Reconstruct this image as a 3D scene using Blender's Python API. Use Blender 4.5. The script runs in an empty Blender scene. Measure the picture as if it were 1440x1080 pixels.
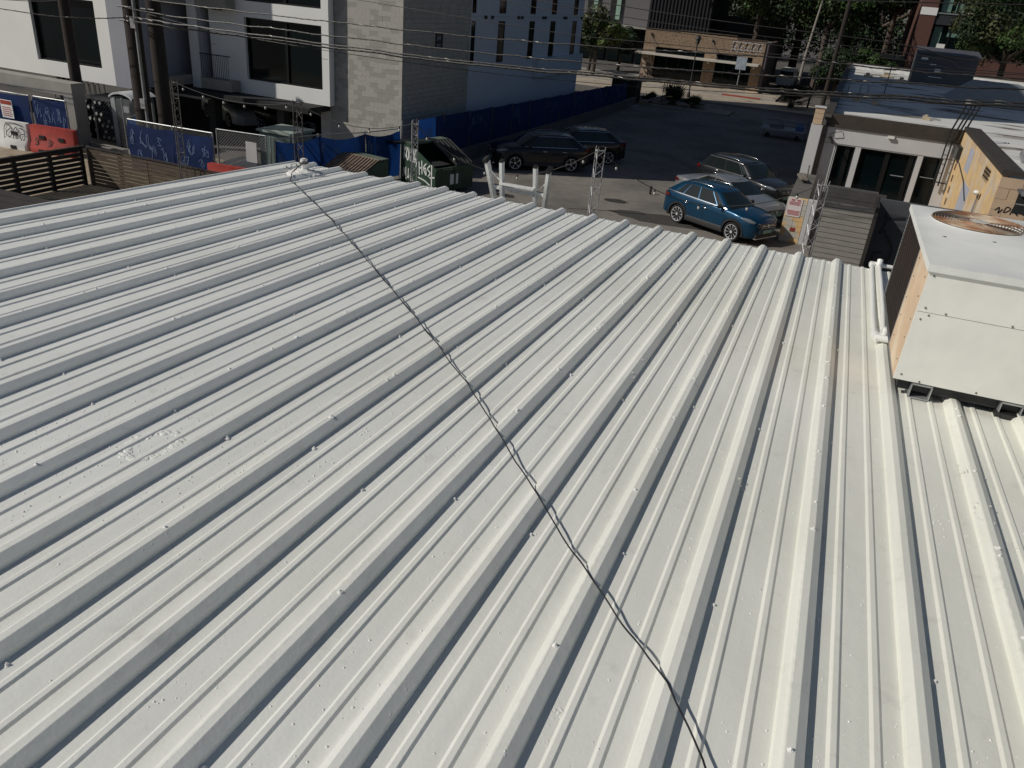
import bpy, math, random
from mathutils import Vector, Matrix, noise
random.seed(7)
sc = bpy.context.scene
COL = sc.collection
# ------------------------------------------------------------------ camera
F, YAW, PITCH, ROLL = 1096.6, -0.351828, 0.468781, 0.0937973
CAMZ = 7.49
cam_d = bpy.data.cameras.new('camera'); cam = bpy.data.objects.new('camera', cam_d); COL.objects.link(cam)
cam_d.sensor_width = 36.0; cam_d.lens = 36.0 * F / 1440.0; cam_d.clip_start = 0.05; cam_d.clip_end = 2000
_cy, _sy = math.cos(YAW), math.sin(YAW)
_f = Vector((_sy*math.cos(PITCH), _cy*math.cos(PITCH), -math.sin(PITCH)))
_r = Vector((_cy, -_sy, 0)); _u = _r.cross(_f)
_r2 = math.cos(ROLL)*_r + math.sin(ROLL)*_u; _u2 = -math.sin(ROLL)*_r + math.cos(ROLL)*_u
M = Matrix((( _r2.x, _u2.x, -_f.x, 0), (_r2.y, _u2.y, -_f.y, 0), (_r2.z, _u2.z, -_f.z, CAMZ), (0, 0, 0, 1)))
cam.matrix_world = M
sc.camera = cam
# ------------------------------------------------------------------ sky and sun
LIGHT = Vector((1.05, 0.66, -1.0)).normalized()
w = bpy.data.worlds.new('World'); sc.world = w; w.use_nodes = True
nt = w.node_tree; bg = nt.nodes['Background']
sky = nt.nodes.new('ShaderNodeTexSky'); sky.sky_type = 'NISHITA'; sky.sun_disc = False
sky.sun_elevation = math.radians(38.9); sky.sun_rotation = math.radians(237.8)
sky.air_density = 0.9; sky.dust_density = 0.9; sky.ozone_density = 0.9
nt.links.new(sky.outputs[0], bg.inputs[0]); bg.inputs[1].default_value = 0.066
sun_d = bpy.data.lights.new('sun', 'SUN'); sun_d.energy = 5.0; sun_d.angle = math.radians(0.5); sun_d.color = (1.0, 0.95, 0.865)
sun = bpy.data.objects.new('sun', sun_d); COL.objects.link(sun); sun.location = (-40, -15, 60)
sun.rotation_euler = LIGHT.to_track_quat('-Z', 'Y').to_euler()
sc.view_settings.view_transform = 'Standard'; sc.view_settings.look = 'None'
sc.view_settings.exposure = -0.84; sc.view_settings.gamma = 1.0; sc.view_settings.use_curve_mapping = False

# ------------------------------------------------------------------ materials
MATS = {}
def mat(name, col, rough=0.7, metal=0.0, var=0.12, vscale=3.0, bump=0.0, bscale=20.0, col2=None, c2scale=1.0, c2lo=0.5, c2hi=0.62, spec=0.5, stretch=None, coat=0.0, alpha=None):
    if name in MATS: return MATS[name]
    m = bpy.data.materials.new(name); m.use_nodes = True; n = m.node_tree.nodes; l = m.node_tree.links
    p = n['Principled BSDF']; p.inputs['Roughness'].default_value = rough; p.inputs['Metallic'].default_value = metal
    p.inputs['Specular IOR Level'].default_value = spec
    if coat: p.inputs['Coat Weight'].default_value = coat; p.inputs['Coat Roughness'].default_value = 0.05
    tc = n.new('ShaderNodeTexCoord'); src = tc.outputs['Object']
    if stretch:
        mp = n.new('ShaderNodeMapping'); mp.inputs['Scale'].default_value = stretch; l.new(src, mp.inputs[0]); src = mp.outputs[0]
    nz = n.new('ShaderNodeTexNoise'); nz.inputs['Scale'].default_value = vscale; nz.inputs['Detail'].default_value = 5; l.new(src, nz.inputs['Vector'])
    mr = n.new('ShaderNodeMapRange'); mr.inputs[1].default_value = 0.25; mr.inputs[2].default_value = 0.75; mr.inputs[3].default_value = 1-var; mr.inputs[4].default_value = 1+var
    l.new(nz.outputs[0], mr.inputs[0])
    c = n.new('ShaderNodeRGB'); c.outputs[0].default_value = (*col, 1); base = c.outputs[0]
    if col2:
        n2 = n.new('ShaderNodeTexNoise'); n2.inputs['Scale'].default_value = c2scale; n2.inputs['Detail'].default_value = 7; l.new(src, n2.inputs['Vector'])
        m2 = n.new('ShaderNodeMapRange'); m2.inputs[1].default_value = c2lo; m2.inputs[2].default_value = c2hi; l.new(n2.outputs[0], m2.inputs[0])
        mx = n.new('ShaderNodeMix'); mx.data_type = 'RGBA'; l.new(m2.outputs[0], mx.inputs[0]); l.new(base, mx.inputs[6]); mx.inputs[7].default_value = (*col2, 1); base = mx.outputs[2]
    v = n.new('ShaderNodeVectorMath'); v.operation = 'SCALE'; l.new(base, v.inputs[0]); l.new(mr.outputs[0], v.inputs['Scale'])
    l.new(v.outputs[0], p.inputs['Base Color'])
    if bump:
        b = n.new('ShaderNodeTexNoise'); b.inputs['Scale'].default_value = bscale; b.inputs['Detail'].default_value = 4; l.new(src, b.inputs['Vector'])
        bp = n.new('ShaderNodeBump'); bp.inputs['Strength'].default_value = bump; bp.inputs['Distance'].default_value = 0.02; l.new(b.outputs[0], bp.inputs['Height']); l.new(bp.outputs[0], p.inputs['Normal'])
    MATS[name] = m; return m

# ------------------------------------------------------------------ mesh helpers
class MB:
    def __init__(s): s.v = []; s.f = []
    def add(s, vs, fs):
        o = len(s.v); s.v += [tuple(p) for p in vs]; s.f += [tuple(i+o for i in f) for f in fs]; return s
    def box(s, x0, y0, z0, x1, y1, z1):
        vs = [(x0,y0,z0),(x1,y0,z0),(x1,y1,z0),(x0,y1,z0),(x0,y0,z1),(x1,y0,z1),(x1,y1,z1),(x0,y1,z1)]
        return s.add(vs, [(0,3,2,1),(4,5,6,7),(0,1,5,4),(1,2,6,5),(2,3,7,6),(3,0,4,7)])
    def bar(s, p, q, w=0.05, h=None, up=(0,0,1)):
        h = w if h is None else h; p = Vector(p); q = Vector(q); d = (q-p).normalized(); u = Vector(up)
        if abs(d.dot(u)) > 0.98: u = Vector((0,1,0))
        a = d.cross(u).normalized()*w/2; b = a.cross(d).normalized()*h/2
        vs = [p-a-b,p+a-b,p+a+b,p-a+b,q-a-b,q+a-b,q+a+b,q-a+b]
        return s.add(vs, [(0,1,2,3),(7,6,5,4),(4,5,1,0),(5,6,2,1),(6,7,3,2),(7,4,0,3)])
    def tube(s, pts, r, n=6, cap=True):
        pts = [Vector(p) for p in pts]; rs = r if isinstance(r, (list, tuple)) else [r]*len(pts); o = len(s.v); prev = None
        for i, p in enumerate(pts):
            d = (pts[min(i+1, len(pts)-1)]-pts[max(i-1, 0)])
            d = d.normalized() if d.length > 1e-9 else Vector((0,0,1))
            if prev is None:
                u = Vector((0,0,1)) if abs(d.z) < 0.95 else Vector((1,0,0)); a = d.cross(u).normalized()
            else: a = (prev-d*prev.dot(d)).normalized()
            prev = a; b = d.cross(a)
            for k in range(n):
                t = 2*math.pi*k/n; s.v.append(tuple(p+(a*math.cos(t)+b*math.sin(t))*rs[i]))
        for i in range(len(pts)-1):
            for k in range(n):
                k2 = (k+1) % n; s.f.append((o+i*n+k, o+i*n+k2, o+(i+1)*n+k2, o+(i+1)*n+k))
        if cap:
            s.f.append(tuple(o+k for k in range(n))[::-1]); e = o+(len(pts)-1)*n; s.f.append(tuple(e+k for k in range(n)))
        return s
    def grid(s, rows, close=False):
        o = len(s.v); m = len(rows[0])
        for r in rows: s.v += [tuple(p) for p in r]
        for i in range(len(rows)-1):
            for j in range(m if close else m-1):
                j2 = (j+1) % m; s.f.append((o+i*m+j, o+i*m+j2, o+(i+1)*m+j2, o+(i+1)*m+j))
        return s
    def quad(s, a, b, c, d): return s.add([a,b,c,d], [(0,1,2,3)])
    def prism(s, poly, z0, z1):
        n = len(poly); vs = [(x,y,z0) for x,y in poly]+[(x,y,z1) for x,y in poly]
        return s.add(vs, [tuple(range(n))[::-1], tuple(range(n,2*n))]+[(i,(i+1)%n,n+(i+1)%n,n+i) for i in range(n)])
    def ball(s, c, rx, ry=None, rz=None, n=10, m=6, zmin=-1.0, jit=0.0):
        ry = rx if ry is None else ry; rz = rx if rz is None else rz; rows = []
        for i in range(m+1):
            a = math.asin(max(-1, zmin))+(math.pi/2-math.asin(max(-1, zmin)))*i/m
            j = 1+random.uniform(-jit, jit) if jit else 1
            rows.append([(c[0]+rx*math.cos(a)*math.cos(2*math.pi*k/n)*(1+random.uniform(-jit,jit)), c[1]+ry*math.cos(a)*math.sin(2*math.pi*k/n)*(1+random.uniform(-jit,jit)), c[2]+rz*math.sin(a)*j) for k in range(n)])
        return s.grid(rows, True)
    def mesh(s, name, m, smooth=None, off=(0,0,0)):
        me = bpy.data.meshes.new(name)
        me.from_pydata([(x-off[0], y-off[1], z-off[2]) for x,y,z in s.v], [], s.f)
        ms = m if isinstance(m, list) else [m]
        for q in ms: me.materials.append(q)
        if smooth is not None:
            me.shade_smooth()
            if smooth < 180: me.set_sharp_from_angle(angle=math.radians(smooth))
        me.update(); return me
    def build(s, name, m, parent=None, smooth=None, label=None, kind=None):
        root = parent
        if parent is None:
            xs = [p[0] for p in s.v]; ys = [p[1] for p in s.v]; zs = [p[2] for p in s.v]
            off = ((min(xs)+max(xs))/2, (min(ys)+max(ys))/2, min(zs))
        else: off = FR[parent.name]
        o = bpy.data.objects.new(name, s.mesh(name, m, smooth, off)); COL.objects.link(o)
        if parent is None: o.location = off
        else: o.parent = parent
        FR[o.name] = off
        if label: o['label'] = label
        if kind: o['kind'] = kind
        return o
FR = {}
def thing(name, label, cat, loc=(0,0,0), group=None):
    o = bpy.data.objects.new(name, None); COL.objects.link(o); o.empty_display_size = 0.3; o.location = loc
    o['label'] = label; o['category'] = cat; FR[o.name] = tuple(loc)
    if group: o['group'] = group
    return o
def tag(o, label, cat, group=None):
    o['label'] = label; o['category'] = cat
    if group: o['group'] = group
    return o
def struct(o): o['kind'] = 'structure'; return o
def piece(name, me, parent, world):          # a piece that shares mesh data, placed at a world point
    o = bpy.data.objects.new(name, me); COL.objects.link(o); o.parent = parent; f = FR[parent.name]
    o.location = (world[0]-f[0], world[1]-f[1], world[2]-f[2]); FR[o.name] = f; return o
def copy_tree(o, parent=None):
    c = o.copy(); COL.objects.link(c)
    if parent: c.parent = parent
    for ch in list(o.children): copy_tree(ch, c)
    return c
def ribbon(mb, pts, wd, nrm):                # flat painted stroke with an outward normal
    pts = [Vector(p) for p in pts]; nrm = Vector(nrm); rows = []
    for i, p in enumerate(pts):
        d = (pts[min(i+1, len(pts)-1)]-pts[max(i-1, 0)]).normalized(); a = d.cross(nrm).normalized()*wd/2
        rows.append([p-a, p+a])
    mb.grid(rows)
def scribble(mb, o, ux, uz, nrm, strokes, wd, seg=5):
    """strokes in (u,v) units laid on a surface at origin o; smoothed into curves"""
    o = Vector(o); ux = Vector(ux); uz = Vector(uz)
    for st in strokes:
        P = []
        for i in range(len(st)-1):
            p0 = st[max(i-1,0)]; p1 = st[i]; p2 = st[i+1]; p3 = st[min(i+2, len(st)-1)]
            for k in range(seg):
                t = k/seg
                P.append(tuple(0.5*((2*p1[a])+(-p0[a]+p2[a])*t+(2*p0[a]-5*p1[a]+4*p2[a]-p3[a])*t*t+(-p0[a]+3*p1[a]-3*p2[a]+p3[a])*t**3) for a in (0,1)))
        P.append(st[-1])
        ribbon(mb, [o+ux*a+uz*b for a, b in P], wd, nrm)
def text_mesh(txt, size):
    cu = bpy.data.curves.new('lettering', 'FONT'); cu.body = txt; cu.size = size; cu.extrude = 0.002; cu.resolution_u = 2
    ob = bpy.data.objects.new('tmp', cu); COL.objects.link(ob); bpy.context.view_layer.update()
    me = bpy.data.meshes.new_from_object(ob.evaluated_get(bpy.context.evaluated_depsgraph_get()))
    bpy.data.objects.remove(ob); return me
def lettering(txt, size, m, parent, at, ax, az):
    me = text_mesh(txt, size); me.materials.clear(); me.materials.append(m)
    ax = Vector(ax).normalized(); az = Vector(az).normalized(); n = ax.cross(az)
    o = piece('lettering', me, parent, at)
    o.rotation_euler = Matrix(((ax.x,az.x,n.x),(ax.y,az.y,n.y),(ax.z,az.z,n.z))).to_euler(); return o

WHITE = mat('white roof paint', (0.66,0.67,0.66), 0.42, var=0.05, vscale=1.3)
def roof_paint():
    m = bpy.data.materials.new('coated metal roof'); m.use_nodes = True; n = m.node_tree.nodes; l = m.node_tree.links
    p = n['Principled BSDF']; p.inputs['Roughness'].default_value = 0.46
    tc = n.new('ShaderNodeTexCoord')
    a = n.new('ShaderNodeTexNoise'); a.inputs['Scale'].default_value = 0.9; a.inputs['Detail'].default_value = 6; l.new(tc.outputs['Object'], a.inputs['Vector'])
    cr = n.new('ShaderNodeValToRGB'); cr.color_ramp.elements[0].position = 0.3; cr.color_ramp.elements[0].color = (0.79,0.80,0.765,1); cr.color_ramp.elements[1].position = 0.7; cr.color_ramp.elements[1].color = (0.87,0.88,0.855,1)
    l.new(a.outputs[0], cr.inputs[0])
    # uneven warm tint toward the condenser: change in sky reflection painted into the colour
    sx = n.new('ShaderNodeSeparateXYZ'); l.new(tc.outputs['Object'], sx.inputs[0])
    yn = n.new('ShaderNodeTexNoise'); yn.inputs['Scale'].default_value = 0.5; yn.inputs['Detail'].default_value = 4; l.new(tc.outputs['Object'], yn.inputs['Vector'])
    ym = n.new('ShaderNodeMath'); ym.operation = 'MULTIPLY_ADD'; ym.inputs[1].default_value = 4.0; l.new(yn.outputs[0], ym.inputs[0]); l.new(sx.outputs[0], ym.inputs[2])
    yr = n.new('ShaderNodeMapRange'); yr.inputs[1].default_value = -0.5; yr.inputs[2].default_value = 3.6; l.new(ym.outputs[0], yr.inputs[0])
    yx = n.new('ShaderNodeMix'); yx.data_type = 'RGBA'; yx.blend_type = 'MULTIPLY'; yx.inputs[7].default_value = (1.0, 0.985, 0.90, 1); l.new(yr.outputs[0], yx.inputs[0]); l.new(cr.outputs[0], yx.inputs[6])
    # brushed streaks along the ribs, little smudges of dirt
    mp = n.new('ShaderNodeMapping'); mp.inputs['Scale'].default_value = (22, 1.6, 22); l.new(tc.outputs['Object'], mp.inputs[0])
    b = n.new('ShaderNodeTexNoise'); b.inputs['Scale'].default_value = 1.0; b.inputs['Detail'].default_value = 4; l.new(mp.outputs[0], b.inputs['Vector'])
    d = n.new('ShaderNodeTexNoise'); d.inputs['Scale'].default_value = 7.0; d.inputs['Detail'].default_value = 8; d.inputs['Roughness'].default_value = 0.7; l.new(tc.outputs['Object'], d.inputs['Vector'])
    dm = n.new('ShaderNodeMapRange'); dm.inputs[1].default_value = 0.58; dm.inputs[2].default_value = 0.78; dm.inputs[3].default_value = 0.0; dm.inputs[4].default_value = 0.45; l.new(d.outputs[0], dm.inputs[0])
    bm = n.new('ShaderNodeMapRange'); bm.inputs[1].default_value = 0.3; bm.inputs[2].default_value = 0.7; bm.inputs[3].default_value = 0.95; bm.inputs[4].default_value = 1.03; l.new(b.outputs[0], bm.inputs[0])
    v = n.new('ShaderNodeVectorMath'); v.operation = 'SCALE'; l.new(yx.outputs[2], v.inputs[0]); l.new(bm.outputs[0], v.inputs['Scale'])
    mx = n.new('ShaderNodeMix'); mx.data_type = 'RGBA'; l.new(dm.outputs[0], mx.inputs[0]); l.new(v.outputs[0], mx.inputs[6]); mx.inputs[7].default_value = (0.46,0.45,0.40,1)
    l.new(mx.outputs[2], p.inputs['Base Color'])
    # relief: brush texture plus scattered paint blisters
    f = n.new('ShaderNodeTexNoise'); f.inputs['Scale'].default_value = 90; f.inputs['Detail'].default_value = 3; l.new(tc.outputs['Object'], f.inputs['Vector'])
    vo = n.new('ShaderNodeTexVoronoi'); vo.inputs['Scale'].default_value = 38; l.new(tc.outputs['Object'], vo.inputs['Vector'])
    vm = n.new('ShaderNodeMapRange'); vm.inputs[1].default_value = 0.0; vm.inputs[2].default_value = 0.14; vm.inputs[3].default_value = 1.0; vm.inputs[4].default_value = 0.0; l.new(vo.outputs['Distance'], vm.inputs[0])
    pm = n.new('ShaderNodeTexNoise'); pm.inputs['Scale'].default_value = 1.7; pm.inputs['Detail'].default_value = 3; l.new(tc.outputs['Object'], pm.inputs['Vector'])
    pr = n.new('ShaderNodeMapRange'); pr.inputs[1].default_value = 0.52; pr.inputs[2].default_value = 0.66; l.new(pm.outputs[0], pr.inputs[0])
    mu = n.new('ShaderNodeMath'); mu.operation = 'MULTIPLY'; l.new(vm.outputs[0], mu.inputs[0]); l.new(pr.outputs[0], mu.inputs[1])
    sp = n.new('ShaderNodeSeparateColor'); l.new(vo.outputs['Color'], sp.inputs[0])
    gt = n.new('ShaderNodeMath'); gt.operation = 'GREATER_THAN'; gt.inputs[1].default_value = 0.6; l.new(sp.outputs[0], gt.inputs[0])
    mu2 = n.new('ShaderNodeMath'); mu2.operation = 'MULTIPLY'; l.new(mu.outputs[0], mu2.inputs[0]); l.new(gt.outputs[0], mu2.inputs[1])
    ms = n.new('ShaderNodeMath'); ms.operation = 'MULTIPLY_ADD'; ms.inputs[1].default_value = 0.15; l.new(f.outputs[0], ms.inputs[0]); l.new(mu2.outputs[0], ms.inputs[2])
    w1 = n.new('ShaderNodeTexNoise'); w1.inputs['Scale'].default_value = 9; w1.inputs['Detail'].default_value = 2; l.new(tc.outputs['Object'], w1.inputs['Vector'])
    ma = n.new('ShaderNodeMath'); ma.operation = 'MULTIPLY_ADD'; ma.inputs[1].default_value = 0.6; l.new(w1.outputs[0], ma.inputs[0]); l.new(ms.outputs[0], ma.inputs[2])
    bp = n.new('ShaderNodeBump'); bp.inputs['Strength'].default_value = 0.75; bp.inputs['Distance'].default_value = 0.0055; l.new(ma.outputs[0], bp.inputs['Height']); l.new(bp.outputs[0], p.inputs['Normal'])
    return m
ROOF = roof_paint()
LUMP = mat('painted sealant', (0.86,0.86,0.83), 0.5, var=0.06, vscale=40, bump=0.25, bscale=120)
STEEL = mat('dull galvanised steel', (0.42,0.43,0.44), 0.45, 0.6, var=0.15, vscale=12)
DARKM = mat('dark painted metal', (0.03,0.03,0.032), 0.5, 0.3)
BLACK = mat('black rubber', (0.012,0.012,0.013), 0.6)
INSIDE = mat('unlit interior', (0.02,0.02,0.022), 0.9)
GLASS = mat('tinted building glass', (0.003,0.007,0.008), 0.07, var=0.3, vscale=0.6, spec=0.3)
GLASSG = mat('green tinted blind behind glass', (0.16,0.27,0.22), 0.3, var=0.1)
CONC = mat('weathered concrete', (0.33,0.32,0.29), 0.85, var=0.15, vscale=1.5, bump=0.3, bscale=30)
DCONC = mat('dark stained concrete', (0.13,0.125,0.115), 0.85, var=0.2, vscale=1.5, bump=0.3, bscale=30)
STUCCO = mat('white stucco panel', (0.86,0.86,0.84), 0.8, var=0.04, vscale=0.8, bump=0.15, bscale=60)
GSTUC = mat('stucco in painted shade', (0.33,0.34,0.385), 0.8, var=0.05, vscale=0.8)  # white stucco with its shade painted in as blue grey
CMU = mat('grey concrete block', (0.47,0.45,0.41), 0.9, var=0.10, vscale=2.2, bump=0.5, bscale=70)
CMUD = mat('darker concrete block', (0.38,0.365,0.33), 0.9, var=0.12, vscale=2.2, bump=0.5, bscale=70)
MORTAR = mat('mortar joints', (0.62,0.60,0.55), 0.95, var=0.1)
WOOD = mat('weathered brown boards', (0.10,0.075,0.052), 0.8, var=0.45, vscale=2, stretch=(1,1,9), bump=0.3)
DWOOD = mat('dark stained and shaded boards', (0.03,0.025,0.022), 0.75, var=0.3, vscale=3)
POLE = mat('creosoted timber', (0.032,0.024,0.020), 0.85, var=0.35, vscale=6, stretch=(4,4,0.4), bump=0.5, bscale=14)
TARP = mat('royal blue windscreen fabric', (0.008,0.03,0.13), 0.7, var=0.3, vscale=1.6, bump=0.5, bscale=5)
def _transl(m, c, k):
    n = m.node_tree.nodes; l = m.node_tree.links; t = n.new('ShaderNodeBsdfTranslucent'); t.inputs[0].default_value = (*c, 1); mx = n.new('ShaderNodeMixShader'); mx.inputs[0].default_value = k
    l.new(n['Principled BSDF'].outputs[0], mx.inputs[1]); l.new(t.outputs[0], mx.inputs[2]); l.new(mx.outputs[0], n['Material Output'].inputs[0])
_transl(TARP, (0.012,0.06,0.25), 0.45)
PAINTW = mat('white spray paint', (0.75,0.76,0.75), 0.6)
PAINTB = mat('black spray paint', (0.015,0.015,0.016), 0.6)
PALEB = mat('faded pale blue spray paint', (0.09,0.14,0.28), 0.7)
REDP = mat('red plastic barrier', (0.36,0.04,0.03), 0.6, var=0.3)
WPL = mat('white plastic', (0.82,0.82,0.80), 0.5, var=0.08)
GREEN = mat('green dumpster paint', (0.028,0.062,0.038), 0.55, var=0.3, vscale=2, bump=0.2)
PVC = mat('white pvc', (0.86,0.86,0.83), 0.4, var=0.06)
# ================================================================== GROUND
def ground_mat(name, c1, c2, c3, s1=0.25, bump=0.3):
    m = mat(name, c1, 0.9, var=0.16, vscale=2.2, bump=bump, bscale=45, col2=c2, c2scale=s1, c2lo=0.45, c2hi=0.62)
    return m
ASPH = ground_mat('worn asphalt', (0.115,0.105,0.095), (0.085,0.08,0.074), None)
LOT = ground_mat('dusty parking lot asphalt', (0.215,0.195,0.172), (0.145,0.132,0.117), None, 0.35)
WALK = ground_mat('tan concrete pavement', (0.42,0.36,0.28), (0.33,0.28,0.22), None, 0.4)
DIRT = mat('sandy dirt', (0.33,0.27,0.19), 0.95, var=0.25, vscale=2.5, bump=0.6, bscale=20)
mb = MB(); mb.quad((-500,-300,0),(500,-300,0),(500,900,0),(-500,900,0)); struct(mb.build('ground', ASPH))
mb = MB(); mb.quad((-18.5,6.0,0.004),(30,6.0,0.004),(30,72,0.004),(-18.5,72,0.004)); struct(mb.build('parking_lot', LOT))
mb = MB(); mb.quad((-60,74,0.004),(60,74,0.004),(60,81,0.004),(-60,81,0.004)); struct(mb.build('street', WALK))
mb = MB(); mb.box(-60,81.3,0.0,-6.2,86.9,0.14); mb.box(-1,82.6,0,30,86.9,0.14); struct(mb.build('pavement', WALK))
mb = MB(); mb.box(-60,81.0,0.0,-6.2,81.3,0.15); mb.box(-1,82.3,0,30,82.6,0.15); struct(mb.build('kerb', CONC))
REDK = mat('red kerb paint', (0.35,0.07,0.05), 0.8, var=0.3)
mb = MB(); mb.box(-11.2,80.98,0.02,-7.6,81.02,0.156); struct(mb.build('kerb_paint', REDK))
mb = MB(); mb.box(-60,90.0,0,-9.6,92.0,0.02); struct(mb.build('path', CONC))
mb = MB(); mb.quad((-45,6,0.004),(-18.6,6,0.004),(-18.6,26.6,0.004),(-45,26.6,0.004)); struct(mb.build('dirt_verge', DIRT))
# crack and patch lines on the near lot
mb = MB()
for pts in ([(-9.5,24.6),(-6.5,26.1),(-3.2,27.4),(-0.8,27.9)], [(-9.0,29.0),(-8.0,29.6),(-6.2,30.2)], [(-7,44),(-5.2,44.8),(-4,44.4)], [(-12.5,50),(-9,51),(-6,50.2)]):
    for dx in (0, 0.02): ribbon(mb, [(x+dx,y+dx,0.008) for x,y in pts], 0.05, (0,0,1))
CRK = mat('crack filler', (0.03,0.028,0.026), 0.9)
struct(mb.build('pavement_crack', CRK))
mb = MB()
pts = []
for k in range(26):
    a = 2*math.pi*k/26; pts.append((-5.4+2.1*math.cos(a)*(1+0.25*noise.noise((k*.9,0,0))), 29.9+0.75*math.sin(a)*(1+0.5*noise.noise((k*.7,3,0)))))
mb.add([(x,y,0.008) for x,y in pts], [tuple(range(26))]); struct(mb.build('asphalt_patch', mat('fresh asphalt patch', (0.055,0.05,0.045), 0.9, var=0.2, bump=0.4, bscale=40)))
STAIN = mat('oil stain', (0.045,0.04,0.036), 0.7, var=0.3, vscale=3)
for (x, y, r) in ((-7.8,31.6,.35),(-10.9,30.6,.25),(-4.2,27.2,.3),(-9.6,26.6,.5),(-6.9,28.3,.18),(-11.8,29.2,.3)):
    mbs = MB(); mbs.add([(x+r*1.5*math.cos(a*.35)*(1+.4*noise.noise((a*.8,x,0))), y+r*math.sin(a*.35)*(1+.4*noise.noise((a*.8,x,0))), 0.0075) for a in range(18)], [tuple(range(18))]); struct(mbs.build('oil_stain', STAIN))
# faint parking stripes deep in the lot
mb = MB()
for k in range(5): mb.quad((-15.2,38+k*3.1,0.009),(-10.6,39.4+k*3.1,0.009),(-10.6,39.5+k*3.1,0.009),(-15.2,38.1+k*3.1,0.009))
for k in range(3): mb.quad((-9.5+k*2.8,62,0.009),(-9.4+k*2.8,62,0.009),(-12.4+k*2.8,70,0.009),(-12.5+k*2.8,70,0.009))
struct(mb.build('parking_stripe', mat('worn white line', (0.3,0.29,0.27), 0.9, var=0.4)))

# ================================================================== THE METAL ROOF
X0, D, SL, ZC, P = -4.9337, 6.8873, 0.04447, 1.8156, 0.3048
def rz(y): return CAMZ-ZC+SL*(D-y)
bld = thing('metal_roofed_building', 'low building with a big ribbed roof painted white, filling the foreground', 'building', (0, 2, 0))
CR = [(-0.0400,0),(-0.0344,0.0160),(-0.0122,0.0338),(-0.0104,0.0345),(0.0104,0.0345),(0.0122,0.0338),(0.0356,0.0195),(0.0386,0)]
MN = [(-0.0165,0),(-0.0085,0.0056),(-0.0070,0.0062),(0.0065,0.0062),(0.0080,0.0056),(0.0150,0)]
def ribs(k):
    a = X0+k*P; return [(a+x, z) for x, z in CR]
def minors(k):
    a = X0+k*P; return [(a+P/3+x, z) for x, z in MN]+[(a+P/2, 0.0)]+[(a+2*P/3+x, z) for x, z in MN]
YS = [-3.0]+[ -2.9+i*0.14 for i in range(70)]; YS = [y for y in YS if y < D-0.03]+[D]
NR = 34
def sheet(pts, xs0):
    mb = MB(); rows = []
    for y in YS:
        row = []
        for x, z in pts:
            nz = 0.0016*noise.noise((x*3.1, y*1.3, 0.3))+0.0009*noise.noise((x*9, y*3.0, 5))
            nx = 0.0014*noise.noise((math.floor((x-X0)/P+0.5)*3.7, y*0.55, 9))
            row.append((x+nx, y, rz(y)+z+nz))
        rows.append(row)
    mb.grid(rows)
    # turned-down lip at the eave
    lip = [(x, D+0.002, rz(D)+z-0.006) for x, z in pts]; mb.grid([rows[-1], lip])
    return mb
k = -1
first = [(X0-0.262, -0.09),(X0-0.258,0.0),(X0-0.254,0.012),(X0-0.235,0.014),(X0-0.225,0.002),(X0-0.12,0.0)]
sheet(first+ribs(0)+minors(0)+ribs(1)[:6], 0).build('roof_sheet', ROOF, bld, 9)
k = 1
while k < NR:
    pts = [(x+0.0005*0, z+0.0015) for x, z in ribs(k)[2:]]
    pts = [(ribs(k)[2][0]-0.006, 0.0300)] + pts + minors(k)+ribs(k+1)+minors(k+1)+ribs(k+2)[:6]
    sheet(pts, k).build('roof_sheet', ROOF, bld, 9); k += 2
# lapped seam edge: rippled bead of coating on every second rib
for s_ in range(0, NR, 2):
    if s_ % 2: continue
    mb = MB(); xk = X0+(s_+ (1 if s_ < 0 else 1))*P-0.0135
    rows = []; n = 520
    for i in range(n+1):
        y = -1.5+(D+1.5)*i/n; r = 0.5+0.5*math.sin(i*1.9+1.4*noise.noise((i*.13, s_, 0))); am = 0.6+0.6*noise.noise((y*1.1, s_*2.0, 1))
        am = max(0.0, am); q = 0.0022*am*r
        rows.append([(xk-0.009-q, y, rz(y)+0.0250-0.004), (xk-0.004-q, y, rz(y)+0.0325+q*0.8), (xk+0.003, y, rz(y)+0.0358+q*0.6), (xk+0.007, y, rz(y)+0.0352)])
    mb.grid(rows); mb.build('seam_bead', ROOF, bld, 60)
# fasteners dabbed with paint
mb = MB(); mb.ball((0,0,0), 0.0085, 0.0085, 0.004, 9, 3, 0.0); mb.ball((0,0,0.002), 0.0048, 0.0048, 0.0066, 6, 3, 0.0, 0.15)
scm = mb.mesh('screw', LUMP, 40)
mb = MB(); mb.ball((0,0,0), 0.0105, 0.0095, 0.0065, 9, 4, 0.0, 0.2); mb.ball((0.003,0.002,0.002), 0.005, 0.004, 0.008, 6, 3, 0.0, 0.2)
scm2 = mb.mesh('screw', LUMP, 60)
cnt = 0
def screw(x, y, dz):
    global cnt
    if cnt >= 296: return
    cnt += 1; o = piece('screw', scm2 if random.random() < 0.3 else scm, bld, (x, y, rz(y)+dz)); s = random.uniform(0.8,1.25); o.scale = (s,s,s); o.rotation_euler = (0,0,random.uniform(0,6))
for k in range(-1, 19):
    a = X0+k*P
    for dx in (0.055, P/2, P-0.055):
        if k >= 0 or dx > 0.1: screw(a+dx+random.uniform(-.008,.008), D-0.07+random.uniform(-.02,.02), 0.0)
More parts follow.
